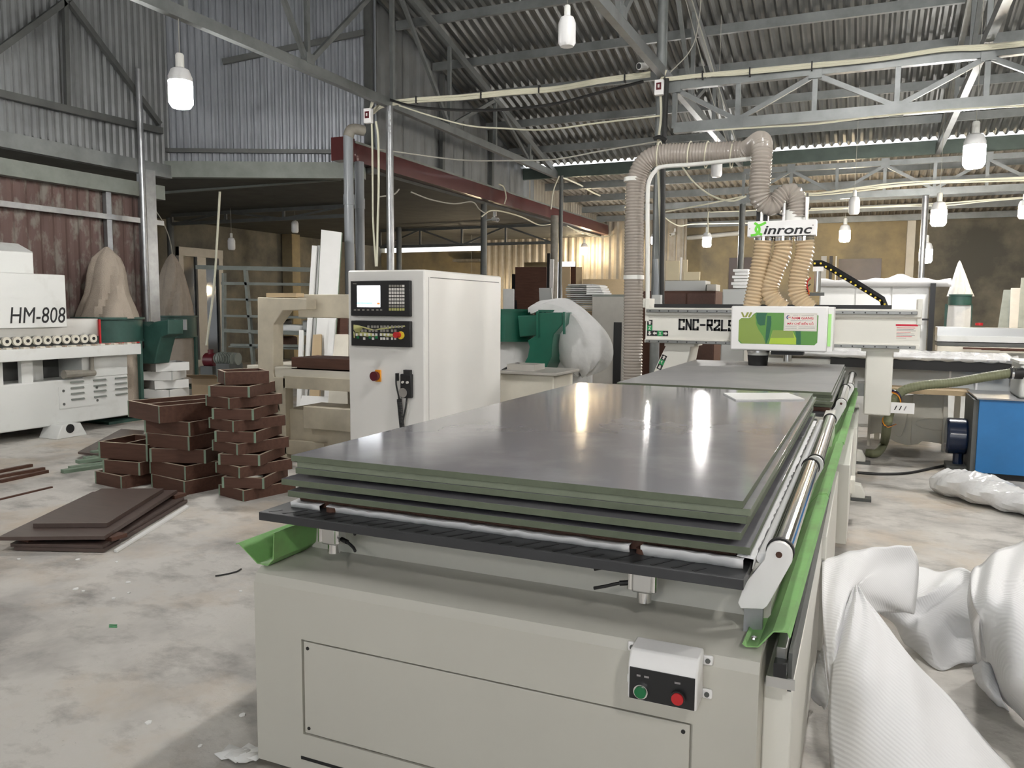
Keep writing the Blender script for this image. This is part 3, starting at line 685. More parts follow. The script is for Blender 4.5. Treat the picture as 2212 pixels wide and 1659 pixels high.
def arrowsign(parent, c, ux, uz, letter, sw):
    """three square cells: arrow, letter, arrow"""
    c = V(c); ux = V(ux); uz = V(uz); nn = ux.cross(uz)
    P = lambda a,bq,w=0: c+ux*a+uz*bq+nn*w
    m = MB().prism([(-1.5*sw,-.5*sw),(1.5*sw,-.5*sw),(1.5*sw,.5*sw),(-1.5*sw,.5*sw)],0,.001,P).build('axis_sign','ink',parent)
    MB().prism([(-.5*sw,-.5*sw),(.5*sw,-.5*sw),(.5*sw,.5*sw),(-.5*sw,.5*sw)],.001,.0016,P).build('axis_field','sign_green',m) if parent.parent is None else MB().prism([(-.5*sw,-.5*sw),(.5*sw,-.5*sw),(.5*sw,.5*sw),(-.5*sw,.5*sw)],.001,.0016,P).build('axis_field','sign_green',parent)
    for s in (-1,1):
        a = [(.40,0),(.05,.38),(.05,.17),(-.38,.17),(-.38,-.17),(.05,-.17),(.05,-.38)]
        MB().prism([(s*(sw+sw*u*.95),sw*v*.95) for u,v in (a if s > 0 else a[::-1])],.001,.0018,P).build('arrow','key_white',parent)
    return m
cell = .047
arrowsign(beam_, (-.302,YT-.001,1.095+cell), (0,0,1), (-1,0,0), 'Z', cell)
text('Z','key_white',beam_,(-.314,YT-.003,1.095+cell-.014),(1,0,0),(0,0,1),.028,.024,bold=.02)
arrowsign(beam_, (-.302+2*cell-.0,YT-.001,1.095), (1,0,0), (0,0,1), 'X', cell)
text('X','key_white',beam_,(-.314+2*cell,YT-.003,1.095-.014),(1,0,0),(0,0,1),.028,.024,bold=.02)
# warning label with a red header
lb = MB().box((1.655,YT-.0012,1.08),(1.81,YT,1.205)).build('warning_label', 'sticker', beam_)
MB().box((1.655,YT-.002,1.19),(1.81,YT-.001,1.205)).build('label_header', 'ink_red', beam_)
for k in range(8):
    MB().box((1.662,YT-.0018,1.175-k*.0115),(1.662+(.13,.12,.135,.10,.125,.13,.11,.07)[k],YT-.001,1.1785-k*.0115)).build('print_line', 'ink_grey' if k % 3 else 'ink_red', beam_)
# legs
lf = MB().hexa([V(p) for p in ((-.33,5.2,.60),(-.02,5.2,.60),(.0,5.55,.60),(-.33,5.55,.60))],[V(p) for p in ((-.15,5.2,1.012),(.07,5.2,1.012),(.07,5.55,1.012),(-.15,5.55,1.012))]).build('gantry_leg', 'cnc_white', cnc, bevel=.008)
MB().box((-.17,5.19,.985),(.09,5.56,1.012)).build('flange', 'cnc_white', lf)
arrowsign(lf, (-.192,5.199,.84), (.38,0,.92), (-.92,0,.38), 'Y', .046)
text('Y','key_white',lf,(-.203,5.196,.828),(1,0,0),(0,0,1),.026,.022,bold=.02)
rg = MB().box((1.452,5.2,.475),(1.652,5.55,1.012)).build('gantry_leg', 'cnc_white', cnc, bevel=.012)
MB().box((1.415,5.19,.985),(1.69,5.56,1.012)).build('flange', 'cnc_white', rg, bevel=.004)
MB().box((1.40,5.25,.62),(1.455,5.5,.72)).build('carriage', 'rail_steel', rg)
cb = MB().box((1.652,5.21,.50),(1.82,5.22,.585)).build('cable_bracket', 'plastic_white', cnc)
for k in range(3): MB().prism([(1.675+k*.034,.525),(1.683+k*.034,.525),(1.697+k*.034,.56),(1.689+k*.034,.56)],5.208,5.2095,XZY).build('slot','black' if k < 2 else 'ink_grey',cb)
for k,(mt,dz) in enumerate((('orange',0),('maroon',.01),('navy_paint',.02))):
    MB().tube(spline([(1.64,5.3,.66+dz),(1.70,5.25,.64+dz),(1.72,5.26,.57+dz),(1.66,5.3,.50),(1.60,5.28,.44-dz),(1.63,5.26,.38),(1.70,5.3,.40)],5),.006,6).build('cable', mt, cnc)
# head with its printed cover
YH = 4.75
hd = MB().box((.46,YH,.99),(1.175,YH+.3,1.338)).build('head_cover', 'plastic_white', cnc, bevel=.012)
def win(poly, mt, d, nm='window_tint'): return MB().prism(poly, YH-.001-d, YH-.0008-d+.0012, XZY).build(nm, mt, hd)
wz0, wz1, wx0, wx1 = 1.042, 1.287, .522, 1.108
notch = [(wx0,wz0+.02),(wx0+.02,wz0),(wx1-.02,wz0),(wx1,wz0+.02),(wx1,wz1-.02),(wx1-.02,wz1),(.650,wz1),(.632,wz1-.012),(.612,wz1-.038),(.597,wz1-.045),(wx0+.018,wz1-.045),(wx0,wz1-.062)]
win(notch, 'win_green', 0, 'window')
win([(wx0+.002,wz0+.03),(wx0+.03,wz0+.002),(.73,wz0+.002),(.71,1.10),(.672,1.155),(.652,1.20),(.648,1.245),(.64,1.275),(.615,1.247),(.60,1.240),(wx0+.02,1.240),(wx0+.002,1.222)], 'win_olive', .001)
win([(.655,1.284),(.735,1.284),(.725,1.262),(.72,1.19),(.685,1.185),(.665,1.20),(.652,1.25)], 'win_dark', .001)
win([(.735,wz0+.002),(.755,1.10),(.768,1.20),(.765,1.26),(.735,1.262),(.728,1.10),(.73,wz0+.002)], 'win_dark', .0012)
win([(.755,wz0+.002),(.955,wz0+.002),(.955,1.09),(.925,1.15),(.78,1.152),(.765,1.09)], 'win_lime', .001)
win([(.780,1.152),(.925,1.152),(.94,1.095),(.768,1.09)], 'win_olive', .0014)
win([(.958,wz0+.002),(.99,wz0+.002),(.985,1.16),(.945,1.16),(.955,1.09)], 'win_dark', .001)
for k, x in enumerate((.535,.561,.586)):
    if k == 0: pl = [(x,1.288),(x+.014,1.288),(x+.032,1.248),(x+.018,1.248)]
    else: pl = [(x+.02-.018*0,1.288),(x+.036,1.288),(x+.018,1.248),(x+.002,1.248)]
    MB().prism(pl, YH-.0022, YH-.0008, XZY).build('logo_bar', 'olive_logo', hd)
st = MB().box((.86,YH-.0042,1.148),(1.10,YH-.003,1.287)).build('dealer_sticker', 'sticker', hd)
for a,bq,c,d in ((.866,1.155,1.094,1.1562),(.866,1.2788,1.094,1.28),(.866,1.155,.8672,1.28),(1.0928,1.155,1.094,1.28),(.866,1.189,1.094,1.1897)):
    MB().box((a,YH-.0046,bq),(c,YH-.0040,d)).build('sticker_border','ink_grey',hd)
TX = lambda s,mt,x,z,h,w: text(s,mt,hd,(x,YH-.0043,z),(1,0,0),(0,0,1),h,w,bold=.02,depth=.0006)
TX('NAM GIANG','ink_red',.918,1.237,.020,.155); TX('MÁY CHẾ BIẾN GỖ','ink_red',.886,1.196,.024,.19)
TX('CÔNG TY','ink_grey',.925,1.266,.008,.055)
for a,bq,z in ((.985,1.075,1.268),(.91,1.065,1.226),(.872,.955,1.178),(.872,.955,1.166),(.968,1.085,1.178),(.968,1.088,1.166)):
    MB().box((a,YH-.0047,z),(bq,YH-.0042,z+.003)).build('print_line','ink_grey',hd)
MB().prism([(.893+.016*math.cos(t),1.252+.016*math.sin(t)) for t in [1.2+i*.42 for i in range(9)]]+[(.897+.012*math.cos(t),1.252+.012*math.sin(t)) for t in [1.2+i*.42 for i in range(8,-1,-1)]],YH-.0048,YH-.0042,XZY).build('sticker_logo','ink_blue',hd)
TX('NG','ink_red',.890,1.246,.012,.018)
MB().box((1.178,YH+.02,1.035),(1.20,YH+.03,1.28)).build('lime_tape','lime_tape',hd)
MB().box((1.176,YH+.03,.995),(1.215,YB-.02,1.335)).build('head_side','plastic_white',cnc)
# spindle brush hood
hood = MB().lathe([(.082,.945),(.084,.985),(.075,.99)],(.655,4.93,0),22).build('dust_hood','pvc_white',cnc)
MB().lathe([(.088,.968),(.088,.982)],(.655,4.93,0),22).build('hood_band','alu',hood)
MB().lathe([(.074,.863),(.08,.92),(.082,.946)],(.655,4.93,0),22).build('brush','rubber',hood)
MB().box((.76,4.88,.955),(1.0,5.05,.990)).build('press_foot','black',cnc); MB().cyl((.88,4.95,.90),(.88,4.95,.96),.03,12).build('press_rod','alu',cnc)
# sign box
sg = MB().box((.548,4.85,1.884),(1.058,4.99,2.003)).build('sign_box','plastic_white',cnc,bevel=.004)
YS = 4.85
text('inronc','ink',sg,(.672,YS-.001,1.898),(1,0,-.01),(0,0,1),.066,.358,shear=.22,bold=.018,depth=.002)
def stroke(pts,w,mt,d=.002):
    pts = spline([V((x,0,z)) for x,z in pts],6); L_=[];R_=[]
    for i,p in enumerate(pts):
        t = (pts[min(i+1,len(pts)-1)]-pts[max(i-1,0)]).normalized(); nn = V((-t.z,0,t.x))*w
        L_.append(p+nn); R_.append(p-nn)
    m = MB()
    for i in range(len(pts)-1):
        qd = [L_[i],R_[i],R_[i+1],L_[i+1]]; m.add([V((p.x,YS-d,p.z)) for p in qd]+[V((p.x,YS-.0005,p.z)) for p in qd],[(0,1,2,3),(0,4,5,1),(2,6,7,3),(1,5,6,2),(3,7,4,0)])
    return m.build('logo_mark',mt,sg)
stroke([(.600,1.990),(.625,1.972),(.640,1.945),(.636,1.915),(.618,1.900),(.575,1.893)],.0095,'logo_green')
stroke([(.688,1.992),(.655,1.975),(.625,1.965),(.612,1.940),(.625,1.915),(.645,1.903),(.662,1.896)],.0095,'logo_green',.0026)
for x,z in ((.566,1.945),(1.035,1.958)): MB().cyl((x,YS-.002,z),(x,YS,z),.004,8).build('rivet','ink',sg)
for x, top in ((.637,2.215),(.806,2.218),(.976,2.22)):
    c = MB().cyl((x,4.99,2.0),(x,4.99,top-.03),.0145,12).build('lift_cylinder','alu',cnc); MB().cyl((x,4.99,top-.03),(x,4.99,top),.008,8).build('tip','chrome',c)
mo = MB().box((.59,5.02,2.0),(.68,5.12,2.11)).build('top_motor','black',cnc,bevel=.006); MB().cyl((.628,5.015,2.0),(.628,5.015,2.075),.006,8).build('red_wire','red',mo)
MB().lathe([(.085,2.0),(.083,2.05),(.07,2.10)],(.876,5.05,0),18).build('inlet_cone','pvc_white',cnc)
MB().tube(spline([(.66,5.05,2.13),(.76,5.02,2.07),(.85,4.99,2.035),(.95,5.0,2.06),(1.0,5.02,2.11)],6),.006,6).build('cable','rubber',cnc)
# three hoses
YHo = 4.93
for pts in (((1650,514),(1646,545),(1636,600),(1624,662)),((1692,514),(1690,545),(1672,590),(1662,625),(1672,650),(1692,668)),((1738,514),(1738,545),(1726,590),(1722,625),(1730,648),(1750,668))):
    h = MB().hose([at(a,b_,Y=YHo) for a,b_ in pts],.068,.027,.085,20).build('suction_hose','hose_tan',cnc)
    p = at(pts[0][0],pts[0][1],Y=YHo); MB().cyl((p.x,p.y,p.z-.025),(p.x,p.y,p.z+.01),.072,20).build('hose_clamp','chrome',h)
MB().box((.70,5.05,1.34),(.78,5.1,1.43)).build('pulley_plate','rail_steel',cnc)
# main duct with its support pipe
YD = 5.38
dp = [at(a,b_,Y=YD) for a,b_ in ((1362,960),(1366,830),(1369,600),(1371,450),(1376,385),(1396,348),(1432,333),(1500,331),(1570,328),(1612,326))]
du = MB().hose(dp,.086,.027,.05,20).build('main_duct','hose_grey',cnc)
dl = [at(1612,326,Y=YD-.02),at(1630,313,Y=5.28),at(1643,306,Y=5.12),at(1646,325,Y=5.0),at(1643,370,Y=4.98),at(1640,415,Y=4.98),at(1648,436,Y=5.0),at(1668,444,Y=5.02),at(1690,425,Y=5.04),at(1707,418,Y=5.05),at(1720,435,Y=5.05),at(1722,470,Y=5.05)]
MB().hose(dl,.080,.026,.07,20).build('flexible_duct','hose_grey',cnc)
for a,b_ in ((1370,388),(1369,599)):
    p = at(a,b_,Y=YD); MB().cyl((p.x,p.y,p.z-.018),(p.x,p.y,p.z+.018),.094,20).build('white_strap','pvc_white',du)
sp = [at(a,b_,Y=5.27) for a,b_ in ((1399,668),(1399,560),(1399,430),(1402,392),(1415,370),(1432,360),(1500,355),(1628,342))]
spp = MB().tube(spline(sp,5),.018,10).build('duct_support_pipe','pvc_white',cnc)
MB().box((sp[0].x-.03,5.22,1.32),(sp[0].x+.03,5.32,1.40)).build('pipe_foot','cnc_white',spp)
for a in (1424,1490,1527,1582):
    p = at(a,331,Y=YD); m = MB(); R0 = .094
    m.tube([p+V((.010*math.sin(t),R0*math.cos(t),R0*1.18*math.sin(t)-.012)) for t in [i*2*math.pi/18 for i in range(19)]],.006,6).build('tie_strap','cable_cream',du)
# cable chain
ch = [at(a,b_,Y=5.28) for a,b_ in ((1757,569),(1774,569),(1790,576),(1850,612),(1906,647),(1911,662))]
cm = MB().tube(ch,.026,4).build('cable_chain','black',cnc)
for a,b_ in [(1760,569),(1773,569),(1784,576),(1795,583),(1805,589),(1816,596),(1826,603),(1838,609),(1848,616),(1859,623),(1870,629),(1881,636),(1891,643),(1901,649),(1911,657)]:
    p = at(a,b_,Y=5.245); MB().cyl((p.x,p.y,p.z),(p.x,p.y+.01,p.z),.0085,8).build('chain_pin','yellow',cm)
# motor parts beside the hoses
p = at(1766,600,Y=4.98); zc = MB().cyl((p.x,p.y,p.z-.11),(p.x,p.y,p.z+.06),.026,14).build('air_cylinder','alu',cnc)
MB().box((p.x-.035,p.y-.03,p.z+.05),(p.x+.04,p.y+.03,p.z+.085)).build('cap','plastic_white',zc); MB().box((p.x-.07,p.y-.03,p.z-.14),(p.x+.055,p.y+.03,p.z-.115)).build('valve','steel_dark',zc)
for k in range(3): MB().tube(spline([p+V((-.05,-.02,.0-k*.05)),p+V((-.075,-.03,-.04-k*.04)),p+V((-.06,-.03,-.12)),p+V((-.05,-.02,-.14))],4),.006,6).build('air_line',('red','black','orange')[k],zc)

# ================================================================ BOARDS ON THE TABLES
def board(x0,y0,z0,x1,y1,z1,label,group,rz=0.0,edge='board_edge',face='board_face',cat='board',name='laminated_board'):
    cx, cy = (x0+x1)/2,(y0+y1)/2; hx,hy,h = (x1-x0)/2,(y1-y0)/2,z1-z0
    m = MB().box((-hx,-hy,0),(hx,hy,h)); o = m.build(name, face, bevel=.001, label=label, cat=cat, group=group)
    o.data.materials.append(M[edge])
    for p in o.data.polygons:
        if abs(p.normal.z) < .5: p.material_index = 1
    o.location = (cx,cy,z0); o.rotation_euler = (0,0,rz); return o
G1 = 'grey boards stacked on the near table'
board(-.004,-.004,.8832,1.218,2.438,.9002,'glossy grey laminated board topmost on the near stack',G1)
board(.012,.002,.8662,1.234,2.450,.8830,'second grey board from the top of the near stack, pale green edge',G1,edge='board_edge_pale')
board(.008,-.002,.8492,1.226,2.440,.8660,'third grey board from the top of the near stack',G1,rz=.001)
board(-.018,-.028,.8195,1.222,2.420,.8370,'fourth grey board of the near stack, jutting out below a dark gap',G1,rz=-.002)
board(-.006,-.020,.7865,1.236,2.430,.8035,'lowest grey board of the near stack, just above the white foam',G1,rz=.0015)
for (xx0,yy0,zz0,zz1) in ((.05,.25,.8371,.849),(.05,2.1,.8371,.849),(.6,1.2,.8371,.849),(.05,.22,.8036,.8194),(.05,2.1,.8036,.8194),(.6,1.2,.8036,.8194)):
    o = MB().box((xx0,yy0,zz0),(xx0+.5,yy0+.06,zz1)).build('spacer_strip','mdf',label='hidden wooden spacer '+('at the near end','at the far end','in the middle')[int(yy0 > 1)+int(.9 < yy0 < 2)-int(yy0 > 2)*0 if yy0 < 2 else 1]+(' above' if zz0 > .82 else ' below')+' the fourth board of the near stack',cat='spacer',group='spacers of the near stack')
G2 = 'grey boards stacked on the far table'
for k,(z,dx,dy) in enumerate(((.845,0,0),(.828,.006,.01),(.811,-.004,.004),(.794,.012,-.006),(.777,.004,.008))):
    board(.07+dx,2.94+dy,z,1.29+dx,5.38+dy,z+.0168,('topmost','second','third','fourth','lowest')[k]+' grey board of the far stack under the gantry',G2,rz=-.004,face='board_face_matte')
w4 = [at(1562,851,Z=.9005),at(1590,866,Z=.9005),at(1738,864,Z=.9005),at(1702,851,Z=.9005)]
MB().hexa([V((p.x,p.y,.9004)) for p in w4],[V((p.x,p.y,.9064)) for p in w4]).build('white_offcut','white_melamine',label='thin white offcut lying on the top grey board',cat='panel')
# ================================================================ LEFT SIDE
def pbox(x0,y0,x1,y1,Y,dep,m=None):
    """box whose front face fills a picture rectangle on the plane Y and runs back by dep"""
    a = at(x0,y1,Y=Y); b = at(x1,y0,Y=Y); m = m or MB(); return m.box((a.x,Y,a.z),(b.x,Y+dep,b.z))
def panel(name, mt, pts, th, label, cat='panel', group=None, parent=None, edge=None):
    """flat board from four given corner points (world), with thickness"""
    P = [V(p) for p in pts]; nn = (P[1]-P[0]).cross(P[2]-P[0]).normalized()*th
    if nn.dot(CAM-P[0]) > 0: nn = -nn
    o = MB().hexa(P, [p+nn for p in P]).build(name, mt, parent, label=label, cat=cat, group=group)
    if edge:
        o.data.materials.append(M[edge]); big = max(p.area for p in o.data.polygons)
        for p in o.data.polygons:
            if p.area < big*.35: p.material_index = 1
    return o
# --- control cabinet
yc = 3.08; fr = at(917,582,Z=1.57); yc = fr.y; fl = at(751,584,Y=yc); cx0, cx1 = fl.x, fr.x; cyb = at(1083,594,X=cx1).y; CT = 1.57
cab = thing('control_cabinet', ((cx0+cx1)/2,(yc+cyb)/2,0), 'cream CNC control cabinet with screen and keypad panels', 'cabinet')
body = MB().box((cx0,yc,.06),(cx1,cyb,CT)).build('body','cab_white',cab,bevel=.012)
MB().box((cx0+.03,yc+.04,0),(cx1-.03,cyb-.04,.06)).build('plinth','steel_dark',cab)
MB().box((cx1-.0005,yc+.08,CT-.055),(cx1+.0015,cyb-.05,CT-.05)).build('door_gap','steel_dark',body)
MB().box((cx1-.0005,yc+.055,.1),(cx1+.0015,yc+.058,CT-.05)).build('door_gap','ink_grey',body)
MB().box((cx0+.18,yc+.3,CT),(cx0+.45,yc+.8,CT+.012)).build('top_vent','steel_dark',cab)
def fpt(a,b,d=0): p = at(a,b,Y=yc); return V((p.x,yc-d,p.z))
def fbox(a,b,c,d,dep,base=0.0): p = fpt(a,d); q = fpt(c,b); return MB().box((p.x,yc-base-dep,p.z),(q.x,yc-base,q.z))
pn = fbox(764,606,890,682,.035).build('screen_panel','black',cab,bevel=.004)
fbox(778,617,827,663,.002,.035).build('screen','screen_white',pn)
fbox(778,654,811,656,.001,.037).build('screen_bar','screen_blue',pn); fbox(821,654,827,658,.001,.037).build('screen_mark','screen_red',pn)
for r in range(8):
    for c in range(6):
        a = 846.5+c*5.75; bb = 615.5+r*7.2
        fbox(a,bb,a+4.2,bb+5.2,.004,.035).build('key','key_white' if (1 <= r <= 5 or (r == 0 and c == 5)) else ('key_grey' if r < 7 else 'film_yellow'),pn)
for k,a in enumerate((771,779,789,799,809,819,827)): fbox(a,668,a+4.5,671,.003,.035).build('soft_key','key_grey',pn)
fbox(768.5,612.6,776,614,.001,.035).build('maker_print','key_grey',pn)
p2_ = fbox(765,694,891,746,.035).build('operator_panel','black',cab,bevel=.004)
for poly in ([(770,701),(783,703),(815,712),(838,706),(880,703),(881,705),(838,711),(808,714),(790,708),(783,718),(776,720),(770,712)],[(772,718),(790,717),(812,720),(818,726),(800,727),(778,724)],[(827,719),(862,721),(862,728),(840,727),(827,724)],[(770,715),(773,722),(773,730),(770,729)]):
    MB().add([fpt(a,b_,.036) for a,b_ in poly],[tuple(range(len(poly)))]).build('peeling_film','film_yellow',p2_,solid=.001)
for row,(bb,cols) in enumerate(((703,(800,808,814,820,828,835,842,851,858,865,872)),(711.5,(787,794,803,810,817,828,834,841,851,858)),(720,(775,784,793,802,810,817,827,835,843)),(728.5,(791,810,828,834,841,851,858)))):
    for a in cols: fbox(a,bb,a+4.2,bb+5.2,.004,.035).build('key','key_grey' if row < 2 else 'key_white',p2_)
for a in (777,803,817): fbox(a,726,a+5,731,.004,.035).build('green_key','btn_green',p2_)
e = fpt(872,724,.035); MB().cyl(e,e+V((0,-.008,0)),.028,20).build('stop_ring','yellow',p2_)
e = fpt(868,723,.04); MB().cyl(e,e+V((-.0,-.045,0)),.021,18).build('stop_button','red',p2_)
s = fbox(812,799,824,824,.012).build('main_switch','orange',cab,bevel=.003); e = fpt(814,812,.012)
MB().cyl(e,e+V((0,-.03,0)),.034,20).build('switch_knob','maroon',s)
pe = fbox(870,808,893,858,.035).build('hand_wheel_pendant','black',cab,bevel=.006); e = fpt(878,847,.035); MB().cyl(e,e+V((0,-.014,0)),.034,22).build('dial','chrome',pe)
fbox(876,799,890,808,.03).build('hook','rubber',pe); e = fpt(881,825,.035)
for dx in (-.018,.02): MB().cyl(e+V((dx,0,0)),e+V((dx,-.012,0)),.009,10).build('knob','key_white',pe)
c0 = fpt(868,861,.03); c1 = fpt(874,922,.03); pts = []
for i in range(241):
    t = i/240; c = c0.lerp(c1,t); a = t*2*math.pi*20; pts.append(c+V((.014*math.cos(a),.014*math.sin(a)-.005,0)))
MB().tube(pts,.005,6).build('coiled_lead','rubber',pe)
MB().tube(spline([fpt(859,808,.02),fpt(860,830,.025),fpt(865,850,.03),fpt(867,862,.03)],5),.006,6).build('lead','rubber',pe); fbox(857,806,862,822,.02).build('plug','black',pe)
MB().tube(spline([fpt(882,858,.02),fpt(881,880,.03),fpt(876,905,.03),fpt(874,922,.03)],5),.006,6).build('lead','rubber',pe)
# --- HM-808 boring machine along the left wall
XH = -5.85
hp = lambda a,b_,d=0: at(a,b_,X=XH+d)
hm = thing('boring_machine', (-6.2,3.2,0), 'white multi-spindle boring machine lettered HM-808 at the left edge', 'machine')
y_end = hp(277,830).y; y_beg = -.5
zb0 = hp(277,897).z; zb1 = hp(277,765).z
hb = MB().box((-6.32,y_beg,zb0),(XH,y_end,hp(200,815).z)).build('base','mach_white',hm,bevel=.012)
u = hp(272,765).z; z1_ = hp(200,815).z
MB().box((-6.32,hp(177,790).y,z1_),(XH,y_end,u)).build('end_block','mach_white',hm,bevel=.006)
MB().box((-6.32,y_beg,z1_),(-6.2,hp(177,790).y,u)).build('inner_wall','steel_dark',hm)
for a,b_ in ((47,72),(-2,7),(92,122)): 
    pa, pb = hp(a,790).y, hp(b_,790).y; MB().box((XH-.06 if a != 92 else XH-.25,pa,z1_),(XH-.01 if a != 92 else XH-.2,pb,u)).build('pillar','mach_white',hm)
ztb, ztt = at(304,762,X=XH+.1).z, at(304,742,X=XH+.1).z
tb = MB().box((-6.32,y_beg,u),(XH+.12,at(305,750,X=XH+.12).y,ztt)).build('work_table','mach_white',hm,bevel=.006)
ye = at(303,750,X=XH+.12).y
for k in range(48): MB().obox((XH+.09,ye-.05-k*.082,ztt+.008),(.05,.05 if k % 2 else .022,.016)).build('table_roller','cream_furn' if k % 2 else 'wood_edge',tb)
zr = hp(190,731,-.05).z; 
hd_y = hp(143,650,-.05).y; zt0 = hp(140,707,-.05).z; zt1 = hp(140,594,-.05).z
hous = MB().box((-6.35,y_beg,zt0),(XH-.05,hd_y,zt1)).build('housing','mach_white',hm,bevel=.008)
MB().box((-6.33,y_beg,zt1),(XH-.2,hp(73,570,-.2).y,hp(70,545,-.2).z)).build('top_hood','mach_white',hm,bevel=.01)
MB().prism([(XH-.5,0),(XH-.2,0),(XH-.42,.09)],y_beg,hp(73,570,-.2).y,lambda a,b_,w: V((a,w,hp(70,545,-.2).z+b_))).build('hood_slope','mach_white',hm)
bar_y = hp(212,700,-.1).y; MB().box((-6.33,y_beg,hp(200,726,-.1).z),(XH-.1,bar_y,hp(200,688,-.1).z)).build('clamp_beam','alu',hm,bevel=.004)
MB().box((-6.33,y_beg,hp(200,760,-.12).z),(XH-.12,bar_y,hp(200,726,-.12).z)).build('spindle_tray','steel_dark',hm)
for k in range(40):
    yy = bar_y-.10-k*.102; zc_ = hp(196,731,-.08).z; r_ = MB().cyl((XH-.08,yy,zc_),(XH-.05,yy,zc_),.043,14).build('press_wheel','cream_furn',hm); MB().cyl((XH-.05,yy,zc_),(XH-.045,yy,zc_),.017,10).build('hub','black',r_)
e0, e1 = hp(5,698,-.048), hp(143,690,-.048)
text('HM-808','ink',hous,hp(22,699,-.0495)+V((.001,0,0)),(0,1,0),(0,0,1),.155,(e1.y-hp(22,698,-.048).y)*.99,shear=.16,bold=0.0)
MB().box((XH-.1,bar_y,hp(212,742,-.1).z),(XH-.08,bar_y+.015,hp(212,690,-.1).z)).build('red_guard','red',hm); MB().box((XH-.1,bar_y,hp(212,742,-.1).z-.01),(XH-.08,bar_y+.5,hp(212,742,-.1).z)).build('red_guard','red',hm)
v0, v1 = hp(128,885), hp(217,828); vp = MB().box((XH,v0.y,v0.z+.005),(XH+.006,v1.y,v1.z)).build('vent_plate','mach_white',hm)
for c in range(3):
    for r in range(4):
        yy = v0.y+.13+c*.26; zz_ = v0.z+.08+r*.058; MB().prism([(0,0),(.012,0),(0,.016)],yy,yy+.15,lambda a,b_,w: V((XH+.006+a,w,zz_+b_))).build('louvre','pale_beam',vp)
for yy in (v0.y+.05,v1.y-.05):
    for zz_ in (v0.z+.05,v1.z-.04): MB().cyl((XH+.006,yy,zz_),(XH+.01,yy,zz_),.014,8).build('bolt','steel_dark',vp)
lv = hp(198,785,.02); MB().cyl(lv+V((0,0,.08)),lv+V((0,0,-.12)),.022,10).build('clamp_screw','concrete_pole',hm); MB().cyl(lv+V((0,-.32,-.09)),lv+V((0,.03,-.1)),.045,10,.03).build('clamp_lever','concrete_pole',hm)
f = at(150,945,Z=0); MB().prism([(-.17,0),(.17,0),(.10,zb0+.02),(-.10,zb0+.02)],XH-.1,XH+.16,lambda a,b_,w: V((w,f.y+a+.02,b_))).build('foot','mach_white',hm,bevel=.008)
MB().cyl((XH+.155,f.y+.0,.09),(XH+.165,f.y,.09),.045,14).build('foot_hole','black',hm)
MB().prism([(-.17,0),(.17,0),(.10,zb0+.02),(-.10,zb0+.02)],XH-.1,XH+.16,lambda a,b_,w: V((w,.6+a,b_))).build('foot','mach_white',hm,bevel=.008)
# --- dust collectors with tan bags
def bag_rows(c, prof, lob=3, ph=0.0, amp=.07, seg=48, crease=0.0):
    rows = []; zz0 = prof[0][1]; zz1 = prof[-1][1]
    def rad(t,z):
        h = (z-zz0)/(zz1-zz0+1e-6); v = 1+amp*math.cos(lob*t+ph)+.035*math.cos(7*t+ph*2)
        for c0,w,a in ((-1.15+1.1*h,.16,1.0),(-.35+.5*h,.12,.5),(-2.0+.4*h,.14,.6)):
            d = (t-c0+math.pi) % (2*math.pi)-math.pi; v -= crease*a*(1-h*.4)*math.exp(-(d/w)**2)
        return v
    for r, z, dx in prof:
        rows.append([V((c[0]+dx+r*math.cos(t)*rad(t,z), c[1]+r*.8*math.sin(t)*rad(t,z), z)) for t in [2*math.pi*k/seg for k in range(seg+1)]])
    return rows
def collector(px, ytop, ybot, half, Y, label, mt, bagm, drum_px, group='dust collectors', ph=0.0, lean=0.0, lower=None, cone=True):
    c = at(px, ybot, Y=Y); zt_ = at(px+0, ytop, Y=Y).z; z0 = c.z; k = (at(px+half,ybot,Y=Y).x-at(px-half,ybot,Y=Y).x)/2
    t = thing('dust_collector', (c.x,Y,0), label, 'dust collector', group)
    Hh = zt_-z0
    shp = ((1,0),(.95,.06),(.92,.17),(.85,.28),(.78,.39),(.70,.5),(.62,.61),(.48,.76),(.28,.9),(.13,.97),(.05,1)) if cone else ((1,0),(.97,.06),(.88,.165),(.78,.26),(.70,.35),(.66,.45),(.62,.6),(.56,.72),(.45,.84),(.24,.93),(.05,1))
    if cone == 2: shp = ((1.08,-.03),(.95,.10),(.80,.25),(.62,.43),(.45,.62),(.28,.8),(.14,.93),(.03,1))
    pr = [(k*r_,z0+Hh*h_,lean*h_) for r_,h_ in shp]
    MB().grid(bag_rows((c.x,Y),pr,3,ph,.06,crease=.28)).build('filter_bag',bagm,t)
    zd = at(px,drum_px,Y=Y).z
    dr_ = MB().lathe([(k*.9,zd),(k*.96,zd+.01),(k*.96,z0-.015),(k*1.03,z0-.012),(k*1.03,z0+.012)],(c.x,Y,0),26).build('drum',mt,t)
    MB().lathe([(k*.98,zd-.012),(k*.98,zd+.012)],(c.x,Y,0),26).build('rim',mt,dr_)
    MB().grid(bag_rows((c.x,Y),[(k*.88,zd-.01,0),(k*.92,zd-.15,0),(k*.94,zd*.5,0),(k*.92,.08,0),(k*.5,.03,0)],4,ph,.03)).build('waste_bag',lower or bagm,t)
    MB().box((c.x-k,Y-.35,.0),(c.x+k,Y+.35,.03)).build('base_plate',mt,t)
    for s in (-1,1): MB().beam((c.x+s*k*.97,Y+.1,.03),(c.x+s*k*.97,Y+.1,zd),.04,.04).build('stand_leg',mt,t)
    return t, c, k, zd, z0
co, c, k, zd, z0 = collector(234,533,687,50,at(234,600,X=-6.42).y,'dust collector with a large creased tan bag behind the boring machine','collector_green_old','burlap',735,ph=.6,lean=.02,cone=False)
